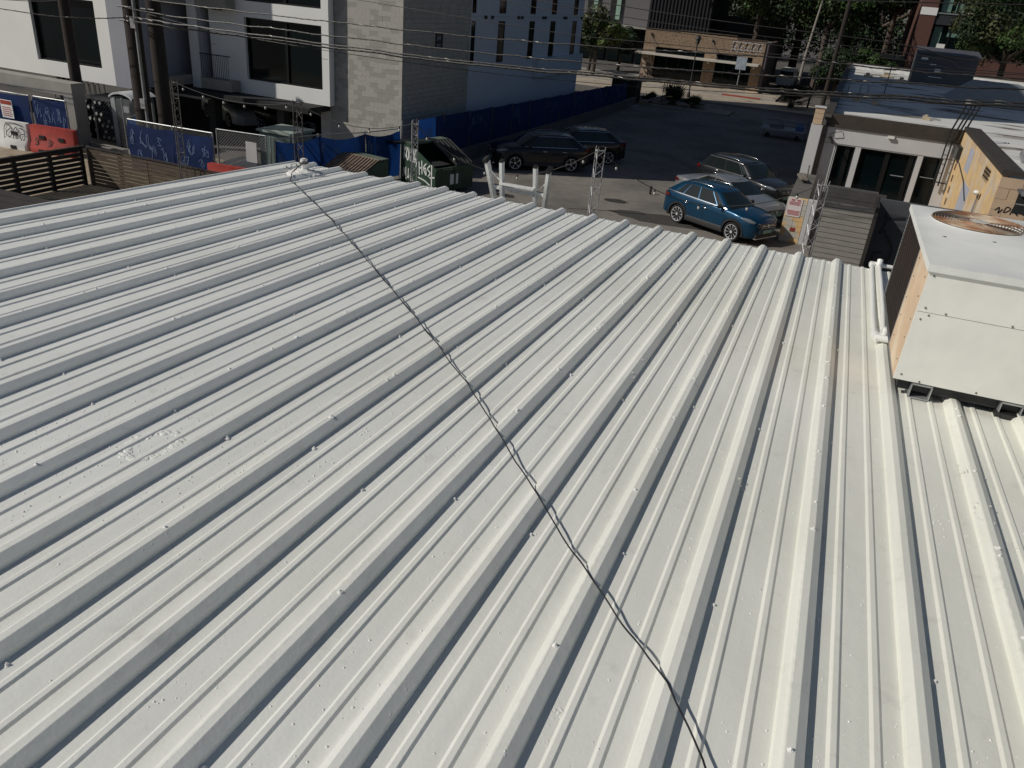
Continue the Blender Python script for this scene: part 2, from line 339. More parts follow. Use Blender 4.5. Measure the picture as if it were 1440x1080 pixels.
for k in range(0, 20):
    a = X0+k*P
    for y in (5.7, 4.45, 3.2, 1.95, 0.7):
        screw(a+0.052+random.uniform(-.006,.006), y+random.uniform(-.05,.05)+(0.12 if k%2 else 0), 0.0)
        if k % 2 == 0: screw(a+P+0.002+random.uniform(-.004,.004), y-0.5+random.uniform(-.06,.06), 0.0345)
    if k % 2 == 0:
        y = D-0.2
        while y > 2.2:
            screw(a+P+random.uniform(-.004,.004), y, 0.0345); y -= random.uniform(0.42,0.75)
# drips, nicks and blobs of coating
mb = MB()
for i in range(6500):
    u = random.random(); y = random.uniform(0.9, 6.6) if u < .3 else random.uniform(0.8,3.0); x = random.uniform(-5, 2.4) if u < .3 else random.uniform(-2.6,1.4)
    if noise.noise((x*.9, y*.9, 4)) < 0.02 and random.random() < 0.8: continue
    kk = (x-X0)/P; fr = kk-math.floor(kk)
    if fr < 0.16 or fr > 0.84 or 0.27 < fr < 0.4 or 0.6 < fr < 0.73: continue
    r = random.choice((0.0016,0.0022,0.0028,0.0036)); mb.ball((x,y,rz(y)-0.0002), r, r, r*0.8, 6, 2, 0.0, 0.2)
mb.build('paint_blister', LUMP, bld, 60, kind='stuff')
# crusty rings of sealant where old mounts were removed
def ringpatch(cx, cy, rx, ry, amp, n=70, rot=0.0, arc=1.0):
    mb = MB()
    for i in range(int(n*arc)):
        a = 2*math.pi*i/n+rot; rr = 1+0.10*noise.noise((math.cos(a)*2, math.sin(a)*2, cx))
        x = cx+rx*rr*math.cos(a)+random.uniform(-.004,.004); y = cy+ry*rr*math.sin(a)+random.uniform(-.004,.004)
        kk = (x-X0)/P; dxr = (kk-round(kk))*P; h = 0.0325*max(0, min(1, (0.04-abs(dxr))/0.026))
        for q_ in range(7):
            r = random.uniform(0.003,0.0085)*amp; xx = x+random.gauss(0,.006); yy = y+random.gauss(0,.006); mb.ball((xx,yy,rz(yy)+h-0.0006), r*1.5, r*1.3, r*0.36, 8, 3, 0.0, 0.28)
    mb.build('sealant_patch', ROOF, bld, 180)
ringpatch(-2.02, 1.79, 0.078, 0.105, 1.0)
ringpatch(-0.62, 3.55, 0.05, 0.14, 0.45, 40)
ringpatch(-0.28, 1.28, 0.03, 0.05, 0.5, 30, 0.5, 0.7)
ringpatch(0.86, 2.95, 0.028, 0.07, 0.5, 34, 1.0, 0.8)
ringpatch(0.83, 3.35, 0.022, 0.05, 0.45, 30, 2.0, 0.7)
ringpatch(-0.02, 2.7, 0.02, 0.04, 0.35, 26, 2.0, 0.6)
ringpatch(-1.02, 2.35, 0.04, 0.02, 0.35, 26, 2.0, 0.6)
ringpatch(-2.9, 3.9, 0.1, 0.03, 0.4, 40, 0.0, 0.5)
# walls and eave flashing under the sheets
WALLP = mat('beige metal wall siding', (0.42,0.40,0.36), 0.6, var=0.08)
mb = MB(); mb.box(-5.05,-2.9,0,-4.95,6.6,rz(6.6)-0.05); mb.box(-4.95,6.5,0,5.3,6.6,rz(6.6)-0.05); mb.box(5.3,-2.9,0,5.4,6.6,rz(6.6)-0.05); mb.box(-4.95,-2.9,0,5.3,-2.8,rz(6.6)-0.05); mb.build('wall', WALLP, bld)
mb = MB(); mb.box(-5.19,6.6,rz(D)-0.16,5.5,6.84,rz(D)-0.06); mb.build('eave_flashing', STEEL, bld)

# vent pipe in a mound of sealant
vx, vy = -4.72, 6.42
v = thing('vent_pipe', 'short white vent pipe in a crusty sealant mound near the far left roof corner', 'vent pipe', (vx,vy,rz(vy)))
mb = MB(); mb.tube([(vx,vy,rz(vy)),(vx,vy,rz(vy)+0.145)], 0.034, 14, False); mb.tube([(vx,vy,rz(vy)+0.145),(vx,vy,rz(vy)+0.15)], 0.026, 14); mb.build('pipe', PVC, v, 40)
mb = MB(); mb.tube([(vx,vy,rz(vy)+0.10),(vx,vy,rz(vy)+0.115)], 0.037, 14); mb.build('clamp', DARKM, v, 40)
mb = MB()
rows = []
for i in range(9):
    r = 0.17*(1-i/8)+0.034*(i/8); row = []
    for kk in range(26):
        a = 2*math.pi*kk/26; q = 1+0.28*noise.noise((math.cos(a)*2.2, math.sin(a)*2.2, i*0.5)); 
        h = 0.055*(i/8)**1.3+0.010*noise.noise((math.cos(a)*4*r*14, math.sin(a)*4*r*14, 7)) + (0.0 if i else -0.006)
        row.append((vx+r*q*math.cos(a)*1.05, vy+r*q*math.sin(a), rz(vy+r*q*math.sin(a))+h+(0.012 if 0<i<6 else 0)))
    rows.append(row)
mb.grid(rows, True)
for i in range(150):
    a = random.uniform(0,6.28); r = abs(random.gauss(0,0.085))+0.035; rr = random.uniform(.004,.011)
    mb.ball((vx+r*math.cos(a), vy+r*math.sin(a), rz(vy+r*math.sin(a))+max(0.0,0.05*(1-r/0.17))+0.004), rr, rr, rr*.7, 6, 3, 0.0, 0.35)
mb.build('sealant_mound', mat('crusty white sealant', (0.88,0.87,0.84), 0.7, var=0.08, vscale=30, bump=0.8, bscale=70), v, 70)

# black cable lying across the rib crowns
def rtop(x, y):
    kk = (x-X0)/P; d = abs(kk-round(kk))*P; return 0.0345 if d < 0.014 else (0.0325*(0.04-d)/0.0255 if d < 0.04 else 0.0)
cpts = [(vx+0.045,vy-0.01),(-4.66,6.15),(-4.53,5.95),(-4.2,5.66),(-3.6,5.13),(-3.05,4.62),(-2.55,4.14),(-2.109,3.714),(-1.85,3.46),(-1.55,3.16),(-1.276,2.876),(-1.1,2.68),(-0.959,2.509),(-0.80,2.33),(-0.65,2.153),(-0.50,1.98),(-0.362,1.825),(-0.20,1.66),(-0.061,1.517),(0.062,1.332),(0.17,1.1),(0.3,0.7),(0.42,0.2),(0.5,-0.4)]
path = []
for i in range(len(cpts)-1):
    a, b = cpts[i], cpts[i+1]; n = 8
    for j in range(n):
        t = j/n; path.append((a[0]+(b[0]-a[0])*t, a[1]+(b[1]-a[1])*t))
path.append(cpts[-1])
cab = []
for i, (x, y) in enumerate(path):
    kk = (x-X0)/P; d = abs(kk-round(kk)); h = 0.0345+0.004-0.012*(d*2)**1.4+0.006*noise.noise((i*.25,0,0))
    if i < 14: h += 0.13*(1-i/14)**2
    w_ = 0.003*noise.noise((i*.33,2,0)); cab.append((x+w_+(0.004*math.sin(i*1.1)*max(0,1-i/95)), y-w_, rz(y)+h+(0.003*math.cos(i*1.1)*max(0,1-i/95))))
o = MB().tube(cab, [0.0034-0.0005*min(1,i/60) for i in range(len(cab))], 6).build('roof_cable', mat('black cable jacket', (0.012,0.012,0.014), 0.45), None, 60)
mbx = MB(); mbx.tube([(p[0]+0.004*math.sin(i*0.75), p[1]+0.004*math.cos(i*0.75), p[2]+0.003+0.002*math.cos(i*.9)) for i, p in enumerate(cab[:70])], 0.0022, 5, False); mbx.build('twisted_strand', MATS['black cable jacket'], o, 60)
tag(o, 'thin black cable running from the vent pipe diagonally across the ribbed roof', 'cable')
mb = MB(); pts = []
for i in range(30):
    t = i/29; pts.append((vx-0.16+0.2*t+0.02*math.sin(i), vy-0.1+0.1*t, rz(vy)+0.04+0.09*t+0.02*math.sin(i*.6)))
for i in range(26): pts.append((vx+0.041*math.cos(i*.5-1.5), vy+0.041*math.sin(i*.5-1.5), rz(vy)+0.125-0.001*i))
o = mb.tube(pts, 0.0042, 5).build('cable_end', mat('dusty grey cable', (0.12,0.12,0.12), 0.5), None, 60)
tag(o, 'frayed grey cable end wound around the white vent pipe', 'cable')

# ---------------------------------------------------------------- rooftop condenser
ca = math.radians(2.5); cc, cs = math.cos(ca), math.sin(ca); ax, ay, az_ = 0.556, 4.07, rz(4.07)+0.09
ac = thing('rooftop_condenser', 'white boxy air conditioning unit with rusty round fan grille and peeling orange side', 'air conditioner', (ax, ay, az_-0.09))
AW, AD, AH = 0.82, 1.40, 0.605
def A(x, y, z): return (ax+x*cc-y*cs*0.35, ay+x*cs+y*cc, az_+z)
def abox(mb, x0,y0,z0,x1,y1,z1):
    c = [A(x0,y0,z0),A(x1,y0,z0),A(x1,y1,z0),A(x0,y1,z0),A(x0,y0,z1),A(x1,y0,z1),A(x1,y1,z1),A(x0,y1,z1)]
    mb.add(c, [(0,3,2,1),(4,5,6,7),(0,1,5,4),(1,2,6,5),(2,3,7,6),(3,0,4,7)])
ACPF = mat('sun brightened white panel paint', (0.90,0.89,0.83), 0.5, var=0.05, vscale=5, col2=(0.82,0.82,0.76), c2scale=3.5, c2lo=0.5, c2hi=0.75, bump=0.08, bscale=15)  # front made lighter than the lid, its stronger sunlight put into the colour
ACP = mat('weathered cabinet white dimmed for lid', (0.84,0.845,0.81), 0.45, var=0.06, vscale=5, col2=(0.78,0.79,0.77), c2scale=3.5, c2lo=0.5, c2hi=0.75, bump=0.08, bscale=15)  # lid copy kept dimmer and cooler, sky sheen put into its colour
ORNG = mat('peeling orange primer', (0.72,0.53,0.36), 0.7, var=0.12, vscale=6, col2=(0.76,0.62,0.46), c2scale=5)
RUST = mat('rusty fan guard', (0.30,0.15,0.08), 0.75, 0.1, var=0.35, vscale=10, col2=(0.60,0.50,0.38), c2scale=7, c2lo=0.42, c2hi=0.66)
COIL = mat('dusty condenser coil', (0.09,0.06,0.05), 0.8, var=0.4, vscale=40)
mb = MB(); abox(mb,0,0,0.0,AW,0.012,0.365); mb.build('front_panel', ACPF, ac)
mb = MB(); abox(mb,0,0.001,0.368,AW,0.012,0.572); mb.build('front_panel', ACPF, ac)
mb = MB(); abox(mb,0.012,0.02,-0.002,AW,AD,0.57); mb.build('cabinet', INSIDE, ac)
mb = MB(); abox(mb,0.0,0.012,0.0,0.010,0.50,0.572); mb.build('side_panel', ORNG, ac, label='peeling orange side panel')
mb = MB(); abox(mb,0.004,0.50,0.02,0.010,AD-0.02,0.56); mb.build('coil', COIL, ac)
mb = MB()
for i in range(46): 
    y = 0.512+i*0.0188; abox(mb,-0.001,y,0.02,0.004,y+0.005,0.56)
for i in range(24):
    z = 0.03+i*0.0225; abox(mb,-0.003,0.505,z,-0.001,AD-0.02,z+0.003)
mb.build('coil_guard', mat('dark wire guard', (0.06,0.045,0.04), 0.6, 0.4), ac, kind='stuff')
mb = MB(); abox(mb,-0.003,0.498,0.0,0.012,0.506,0.575); abox(mb,-0.003,AD-0.02,0.0,0.012,AD,0.575); abox(mb,-0.004,0.012,-0.004,0.014,AD,0.0); mb.build('corner_trim', STEEL, ac)
# lid with round opening
fcx, fcy, fr_ = 0.335, 1.10, 0.255
mb = MB(); N = 48; outer = []
X1, Y1 = AW+0.01, AD+0.01
def edgept(t):
    a = 2*math.pi*t; dx, dy = math.cos(a), math.sin(a); k = 9e9
    for lim, o_, d_ in ((-0.012, fcx, dx),(X1, fcx, dx),(-0.012, fcy, dy),(Y1, fcy, dy)):
        if abs(d_) > 1e-9:
            q = (lim-o_)/d_
            if q > 0: k = min(k, q)
    return fcx+dx*k, fcy+dy*k
zt = 0.605
ring0 = []; ring1 = []; ring2 = []; edge = []; edge2 = []
angs = sorted([i/N for i in range(N)]+[(math.atan2(y-fcy, x-fcx)/(2*math.pi)) % 1 for x, y in ((-0.012,-0.012),(X1,-0.012),(X1,Y1),(-0.012,Y1))])
for t in angs:
    a = 2*math.pi*t; ex, ey = edgept(t)
    ring0.append(A(fcx+fr_*math.cos(a), fcy+fr_*math.sin(a), zt-0.035)); ring1.append(A(fcx+fr_*math.cos(a), fcy+fr_*math.sin(a), zt+0.008)); ring2.append(A(fcx+(fr_+0.012)*math.cos(a), fcy+(fr_+0.012)*math.sin(a), zt+0.002))
    edge.append(A(ex, ey, zt)); edge2.append(A(ex, ey, zt-0.035))
mb.grid([ring0, ring1, ring2, edge, edge2], True); mb.build('lid', ACP, ac, 30)
mb = MB()
for i in range(13):
    r = 0.05+i*(fr_-0.055)/12
    mb.tube([A(fcx+r*math.cos(a*math.pi/20), fcy+r*math.sin(a*math.pi/20), zt+0.012-0.0*r) for a in range(41)], 0.0030, 4, False)
for a in (0.2, 1.77, 3.34, 4.91): mb.tube([A(fcx+0.04*math.cos(a), fcy+0.04*math.sin(a), zt+0.016), A(fcx+fr_*math.cos(a), fcy+fr_*math.sin(a), zt+0.014)], 0.004, 5)
mb.build('fan_grille', RUST, ac, 60)
mb = MB(); 
mb.add([A(fcx+0.055*math.cos(a*math.pi/8), fcy+0.055*math.sin(a*math.pi/8), zt+0.017) for a in range(16)]+[A(fcx,fcy,zt+0.02)], [(i,(i+1)%16,16) for i in range(16)]); mb.build('fan_cap', mat('chipped white hub', (0.6,0.58,0.52), 0.6, var=0.3, vscale=60), ac)
mb = MB()
for i in range(4):
    a0 = i*math.pi/2+0.6; rows = []
    for r in (0.05,0.14,0.235): rows.append([A(fcx+r*math.cos(a0-0.28), fcy+r*math.sin(a0-0.28), zt-0.07), A(fcx+r*math.cos(a0), fcy+r*math.sin(a0), zt-0.055), A(fcx+r*math.cos(a0+0.28), fcy+r*math.sin(a0+0.28), zt-0.03)])
    mb.grid(rows)
mb.build('fan_blade', mat('rusty orange fan blade', (0.08,0.045,0.03), 0.7, var=0.45, vscale=12), ac)
mb = MB(); abox(mb,-0.010,-0.004,0.574,AW+0.01,0.0,0.604); mb.build('lid_flange', ACP, ac)
mb = MB()
for x, z in ((0.03,0.03),(0.03,0.33),(0.035,0.39),(0.025,0.55),(0.13,0.376),(0.42,0.376),(0.38,0.012),(0.70,0.012),(0.06,0.355),(0.12,0.008)):
    mb.ball(A(x,-0.001,z), 0.0055, 0.003, 0.0055, 7, 4)
for x, y in ((0.11,0.62),(0.36,0.68)): mb.ball(A(x,y,zt), 0.012, 0.008, 0.006, 7, 3, 0.0, 0.2)
for z in (0.08,0.2,0.3,0.42,0.52):
    for y in (0.07, 0.43): mb.ball(A(-0.001,y,z), 0.003, 0.005, 0.005, 7, 4)
mb.build('bolt', mat('grey bolt', (0.22,0.21,0.19), 0.5, 0.5), ac, 60)
for fx in (0.09, 0.50):
    for fy in (-0.005, 1.2):
        mb = MB(); abox(mb,fx,fy,-0.085,fx+0.10,fy+0.12,-0.078); abox(mb,fx,fy,-0.085,fx+0.006,fy+0.12,-0.004); abox(mb,fx+0.094,fy,-0.085,fx+0.10,fy+0.12,-0.004); abox(mb,fx,fy,-0.012,fx+0.1,fy+0.12,-0.005)
        mb.build('foot', STEEL, ac)
mb = MB(); abox(mb,0.03,0.03,-0.058,AW-0.02,0.07,-0.004); abox(mb,0.49,-0.012,-0.062,0.65,0.13,-0.0856); mb.build('base_rail', DARKM, ac)
# pvc condensate line
pv = thing('condensate_pipe', 'white pvc drain line with elbow fittings beside the condenser', 'pipe', (0.5,4.6,rz(4.6)))
h0 = 0.026
def Q(x, y, h): return (x, y, rz(y)+h)
mb = MB(); mb.tube([Q(0.495,4.92,0.045),Q(0.498,5.4,0.035),Q(0.508,6.2,0.03),Q(0.512,6.90,0.035)], 0.0165, 10)
mb.tube([Q(0.545,4.97,0.055),Q(0.555,5.5,0.06),Q(0.562,6.3,0.058),Q(0.566,6.88,0.05)], 0.014, 10); mb.build('pipe', PVC, pv, 50)
mb = MB(); mb.tube([Q(0.512,6.90,0.035),Q(0.55,6.92,0.036),Q(1.0,6.935,0.036),Q(2.6,6.95,0.036)], 0.0165, 10); mb.build('pipe', PVC, pv, 50)
def fit(a, b, r=0.023):
    a = Vector(a); b = Vector(b); return MB().tube([a, b], r, 12).build('fitting', PVC, pv, 40)
fit(Q(0.513,6.87,0.035), Q(0.513,6.93,0.035)); fit(Q(0.50,6.91,0.037), Q(0.55,6.917,0.037)); fit(Q(0.566,6.86,0.03), Q(0.566,6.90,0.085)); fit(Q(0.57,6.92,0.036), Q(0.60,6.922,0.036))
fit(Q(0.494,4.88,0.045), Q(0.495,4.95,0.045), 0.022); fit(Q(0.545,4.92,0.085), Q(0.545,4.99,0.05), 0.019)
fit(Q(0.494,4.87,0.047), Q(0.545,4.86,0.05), 0.022); fit(Q(0.50,4.82,0.05), Q(0.50,4.88,0.052), 0.024); fit(Q(0.50,4.815,0.06), Q(0.57,4.80,0.062), 0.021); fit(Q(0.545,4.86,0.05), Q(0.545,4.87,0.11), 0.018)
mb = MB()
mb.tube([Q(0.56,4.80,0.062),Q(0.60,4.79,0.062)], 0.016, 10); mb.tube([Q(0.50,4.84,0.05),Q(0.545,4.93,0.06)], 0.017, 10); mb.build('pipe', PVC, pv, 50)

# ---------------------------------------------------------------- extension ladder top beyond the eave
ld = thing('extension_ladder', 'aluminium extension ladder with black capped rails leaning on the far eave', 'ladder', (-2.7,7.9,0))
ALU = mat('scuffed aluminium', (0.78,0.78,0.75), 0.5, 0.2, var=0.15, vscale=14)
def LP(x, t): return (x, 8.4-1.33*t, 6.02*t)    # t 0 ground .. 1 top
for x, xb in ((-3.07,-3.0),(-2.43,-2.47)):
    mb = MB(); mb.bar(LP(xb-0.02, 0.0), LP(xb, 0.93), 0.075, 0.03, (1,0,0)); mb.bar(LP(xb,0.93), LP(x,0.992), 0.075, 0.03, (1,0,0)); r_ = mb.build('rail', ALU, ld)
    mb = MB(); p = LP(x,0.992); mb.bar(p, (p[0]+(x-xb)*0.2, p[1]-0.012, p[2]+0.035), 0.085, 0.045, (1,0,0)); mb.build('end_cap', BLACK, r_)
for x in (-2.915,-2.565):
    mb = MB(); mb.bar(LP(x,0.05), LP(x,0.995), 0.065, 0.028, (1,0,0)); r_ = mb.build('rail', PAINTW, ld)
    mb = MB(); p = LP(x,0.995); mb.bar(p, (p[0], p[1]-0.004, p[2]+0.018), 0.055, 0.036, (1,0,0)); mb.build('end_cap', BLACK, r_)
for i in range(20):
    t = 0.952-i*0.048
    if t < 0.04: break
    a = LP(-3.01,t); b = LP(-2.46,t); MB().bar(a, b, 0.03, 0.035).build('rung', ALU, ld)
    if i < 14: a = LP(-2.92,t+0.009); b = LP(-2.56,t+0.009); MB().bar((a[0],a[1]-.04,a[2]), (b[0],b[1]-.04,b[2]), 0.045, 0.02).build('rung', ALU, ld)
mb = MB(); mb.bar(LP(-3.06,0.982), LP(-2.92,0.962), 0.012); mb.bar(LP(-2.44,0.975), LP(-2.55,0.957), 0.008); mb.build('brace', ALU, ld)
# ================================================================== STRING LIGHT TOWERS (triangular lattice masts)
def tower(x, y, top, wd, label, ang=0.3, m=None):
    m = m or mat('galvanised mast', (0.45,0.45,0.46), 0.45, 0.5, var=0.15, vscale=10)
    t = thing('lattice_mast', label, 'lattice mast', (x,y,0), 'lattice masts holding the string lights')
    r = wd/1.732; V = [(x+r*math.cos(ang+i*2.0944), y+r*math.sin(ang+i*2.0944)) for i in range(3)]
    for a, b in V: MB().tube([(a,b,0),(a,b,top)], 0.014, 6).build('leg', m, t, 60)
    for i in range(3):
        a, b = V[i], V[(i+1)%3]; mb = MB(); z = 0.15; s = 0; st = wd*0.95
        while z+st < top:
            p, q = (a, b) if s % 2 == 0 else (b, a); mb.tube([(p[0],p[1],z),(q[0],q[1],z+st)], 0.006, 4)
            if s % 4 == 3: mb.tube([(a[0],a[1],z+st),(b[0],b[1],z+st)], 0.006, 4)
            z += st; s += 1
        mb.tube([(a[0],a[1],top-0.06),(b[0],b[1],top-0.06)], 0.008, 4); mb.build('lacing', m, t)
    for a, b in V: MB().tube([(a,b,top-0.02),(a+0.01,b,top+0.05)], 0.010, 6).build('finial', m, t)
    return t
DMAST = mat('dull dark mast', (0.16,0.15,0.14), 0.6, 0.4, var=0.2, vscale=8)
tower(-19.5,20.0,4.02,0.22,'thin grey lattice mast just in front of the timber utility poles',0.5,DMAST)
tower(-14.87,20.0,4.0,0.25,'tall dark lattice mast right behind the white vent pipe',0.2,DMAST)
tower(-10.95,20.0,3.93,0.18,'short pale lattice mast beside the graffitied green dumpster',0.4)
tower(-5.55,20.0,4.0,0.25,'shiny lattice mast between the ladder and the blue car',0.5)
tower(-0.05,20.0,4.02,0.25,'shiny lattice mast in front of the grey slatted screen',0.4)

# string lights
BULB = mat('clear bulb glass', (0.55,0.53,0.48), 0.15, var=0.05)
def strand(name, label, pts, sag, bulbs, drop=0.10):
    t = thing(name, label, 'string lights', pts[0]); C = []
    for i in range(len(pts)-1):
        a, b = Vector(pts[i]), Vector(pts[i+1])
        for k in range(14):
            u = k/14; p = a.lerp(b, u); p.z -= sag[i]*4*u*(1-u); C.append(p)
    C.append(Vector(pts[-1])); MB().tube(C, 0.010, 4, False).build('wire', BLACK, t)
    L = [0]
    for i in range(1, len(C)): L.append(L[-1]+(C[i]-C[i-1]).length)
    for j in range(bulbs):
        s_ = (j+0.5)*L[-1]/bulbs; i = max(k for k in range(len(L)) if L[k] <= s_); p = C[i].lerp(C[min(i+1,len(C)-1)], (s_-L[i])/max(1e-6, L[min(i+1,len(C)-1)]-L[i]))
        s0 = MB().tube([p, p-Vector((0,0,0.07))], 0.018, 6).build('socket', BLACK, t)
        MB().ball((p.x,p.y,p.z-drop), 0.034, 0.034, 0.045, 8, 5).build('bulb', BULB, s0, 60)
strand('string_lights','festoon lights hanging in front of the open garage, left of the vent pipe', [(-19.5,20,4.0),(-14.87,20,3.95)], [0.28], 6)
strand('string_lights','festoon lights hanging between the vent pipe mast and the dumpster mast', [(-14.87,20,3.95),(-10.95,20,3.9)], [0.38], 4)
strand('string_lights','festoon lights swagging over the black car from dumpster mast to shiny mast', [(-10.95,20,3.9),(-5.55,20,3.98)], [1.0], 6)
strand('string_lights','festoon lights stretching over the lot left of the blue car', [(-5.55,20,3.98),(-0.05,20,4.0)], [0.95], 5)

# ================================================================== SLATTED FENCE ROUND THE PATIO
sf = thing('slatted_wooden_fence', 'dark horizontal board fence with open gaps, at the far left behind the roof', 'fence', (-24.0,20.3,0))
def slat(a, b, z, h=0.10, th=0.022, m=None): return MB().bar((a[0],a[1],z), (b[0],b[1],z), th, h)
zt = 1.30
for i in range(10):
    z = zt-0.07-i*0.128; zz = z-0.01
    slat((-24.0,20.3),(-21.3,20.3),zz, 0.108).build('slat', WOOD, sf); slat((-21.28,20.3),(-15.2,20.3),zz+0.004, 0.112).build('slat', WOOD, sf)
for x in (-24.02,-22.6,-21.3,-19.7,-18.0,-16.4): MB().box(x-0.06,20.32,0,x+0.06,20.42,zt+0.04).build('post', DWOOD, sf)
MB().box(-24.0,20.26,zt,-15.2,20.36,zt+0.035).build('top_rail', DWOOD, sf)
sg = thing('slatted_wooden_fence', 'slatted fence, shade painted in as black, running toward the viewer along the left edge', 'fence', (-24.1,14,0))
for i in range(13): MB().bar((-24.1,8.0,1.24-i*0.16),(-24.1,20.2,1.24-i*0.16), 0.03, 0.115).build('slat', DWOOD, sg)  # boards of this run carry their shade in the dark colour
for y in (20.15,18.9,17.6,16.2,14.6,13,11.4,9.8): MB().box(-24.2,y-0.07,-0.0,-24.11,y+0.07,1.36).build('post', DWOOD, sg)
MB().box(-24.16,8,1.31,-24.04,20.25,1.36).build('top_rail', DWOOD, sg)
# second, low crossing lattice behind the corner
mb = MB()
sh = thing('patio_canopy', 'dark ribbed canopy edge low at the left side of the roof', 'canopy', (-22,12,0))
for i in range(9): MB().bar((-24,15.6-i*0.5,0.9+i*0.02),(-16.5,15.6-i*0.5,0.9+i*0.02), 0.42, 0.03).build('roof_slat', DWOOD, sh)
for x in (-23.5,-17): MB().box(x,11.4,0,x+0.12,11.52,0.93).build('post', DWOOD, sh); MB().box(x,15.4,0,x+0.12,15.52,0.85).build('post', DWOOD, sh)

# ================================================================== CHAIN LINK FENCES WITH BLUE SCREENS
LINK = mat('galvanised chain link', (0.33,0.33,0.34), 0.5, 0.6)
SCR = [[(.05,.7),(.12,.9),(.2,.6),(.14,.45),(.26,.5)],[(.3,.85),(.34,.5),(.45,.55),(.42,.8),(.32,.7)],[(.5,.5),(.55,.85),(.62,.5),(.52,.62),(.66,.66)],[(.7,.85),(.72,.5),(.85,.52)],[(.1,.3),(.3,.2),(.25,.34),(.5,.25),(.7,.34)],[(.75,.2),(.85,.35),(.9,.15)]]
def lerp_(a, b, t): return a+(b-a)*t
def tags(n):
    out = []; x = 0.05
    for i in range(n):
        w_ = random.uniform(.08,.2); y0 = random.choice((.2,.45,.5)); h_ = random.uniform(.25,.45); m_ = random.randint(3,7)
        if x+w_ > .97: break
        out.append([(x+w_*random.random(), y0+h_*random.random()) for _ in range(m_)]); out.append([(x, y0+h_*random.random()),(x+w_*.5, y0+h_),(x+w_, y0+h_*random.random())][:random.randint(2,3)]); x += w_*random.uniform(.6,1.2)
    return out
def tarp_panel(a, b, z0, z1, parent, sag=0.05, graf=None, seed=0):
    a = Vector((a[0],a[1],0)); b = Vector((b[0],b[1],0)); d = b-a; n = Vector((d.y,-d.x,0)).normalized(); rows = []
    nu = 14; nv = 8
    def surf(u, v, o_=0.0):
        p = a.lerp(b, u); s_ = sag*math.sin(math.pi*u)*(v**3); bul = 0.05*noise.noise((u*3+seed*7, v*2, seed)) + 0.03*math.sin(math.pi*v)
        q = p+n*(bul+0.03+o_); return Vector((q.x, q.y, z0+(z1-z0)*v-s_-0.02*abs(noise.noise((u*6, seed, 2)))))
    for j in range(nv+1):
        v = j/nv; row = []
        for i in range(nu+1):
            u = i/nu; p = a.lerp(b, u); s_ = sag*math.sin(math.pi*u)*(v**3)
            row.append(tuple(surf(u, v)))
        rows.append(row)
    o = MB().grid(rows).build('windscreen', TARP, parent, 60)
    if graf is not None:
        graf = tags(len(graf)+2)
        mb = MB(); ln = d.length; h = z1-z0; dn = d.normalized()
        for st in graf:
            C = []
            for i in range(len(st)-1):
                for k in range(6): C.append((lerp_(st[i][0], st[i+1][0], k/6)+.012*math.sin(k*1.05), lerp_(st[i][1], st[i+1][1], k/6)))
            C.append(st[-1]); ribbon(mb, [surf(u_, v_, 0.012) for u_, v_ in C], 0.03, n)
        mb.build('graffiti', PALEB, o, kind='stuff')
    return o
def link_mesh(mb, a, b, z0, z1, step=0.11, r=0.004):
    a = Vector((a[0],a[1],0)); b = Vector((b[0],b[1],0)); L = (b-a).length; h = z1-z0; dn = (b-a).normalized(); n = Vector((dn.y,-dn.x,0))
    s_ = -h
    while s_ < L:
        for sg_ in (1,-1):
            u0, u1 = s_, s_+h; v0, v1 = 0.0, h
            if u0 < 0: v0 = -u0; u0 = 0
            if u1 > L: v1 -= (u1-L); u1 = L
            if u1 > u0:
                if sg_ < 0: p = a+dn*(L-u0); q = a+dn*(L-u1)
                else: p = a+dn*u0; q = a+dn*u1
                P0 = Vector((p.x,p.y,z0+v0)); P1 = Vector((q.x,q.y,z0+v1)); w_ = Vector((-dn.x*0.7, -dn.y*0.7, 0.7))*r if sg_ > 0 else Vector((dn.x*0.7, dn.y*0.7, 0.7))*r
                mb.quad(P0-w_, P0+w_, P1+w_, P1-w_)
        s_ += step
def post(x, y, z0, z1, parent, r=0.03): return MB().tube([(x,y,z0),(x,y,z1)], r, 8).build('post', STEEL, parent, 50)
f1 = thing('chain_link_fence', 'chain link fence with sagging blue screens between the utility poles and the dumpsters', 'fence', (-20.5,23.2,0))
PT = [(-25.6,24.9),(-24.6,22.75),(-22.5,22.8),(-20.75,22.9)]
for x, y in PT: post(x, y, 0, 1.95, f1)
for i, (a, b) in enumerate(zip(PT[:-1], PT[1:])):
    tarp_panel(a, b, 0.12, 1.9-(0.1 if i else 0), f1, 0.06, [SCR[(j+i)%6] for j in range(5)], i)
    MB().tube([(a[0],a[1],1.93),(b[0],b[1],1.93)], 0.02, 6).build('top_rail', STEEL, f1)
    mb = MB(); link_mesh(mb, a, b, 0.1, 1.92); mb.build('mesh', LINK, f1, kind='stuff')
PT2 = [(-18.35,23.3),(-17.85,25.2),(-16.95,27.0),(-16.5,28.9)]
for x, y in PT2: post(x, y, 0, 2.05, f1)
for x, y in ((-18.45,23.2),(-18.15,24.1)): post(x, y, 0, 2.1, f1)
for i, (a, b) in enumerate(zip(PT2[:-1], PT2[1:])):
    tarp_panel(a, b, 0.12, 1.95, f1, 0.16, [SCR[(j+i+2)%6] for j in range(2)], i+9)
    MB().tube([(a[0],a[1],2.0),(b[0],b[1],2.0)], 0.02, 6).build('top_rail', STEEL, f1)
    mb = MB(); link_mesh(mb, a, b, 0.1, 2.0); mb.build('mesh', LINK, f1, kind='stuff')
g1 = thing('chain_link_gate', 'chain link gate leaf with its blue screen fallen down to the bottom', 'gate', (-19.5,23.0,0))
ga, gb = (-20.55,22.9), (-18.6,23.15)
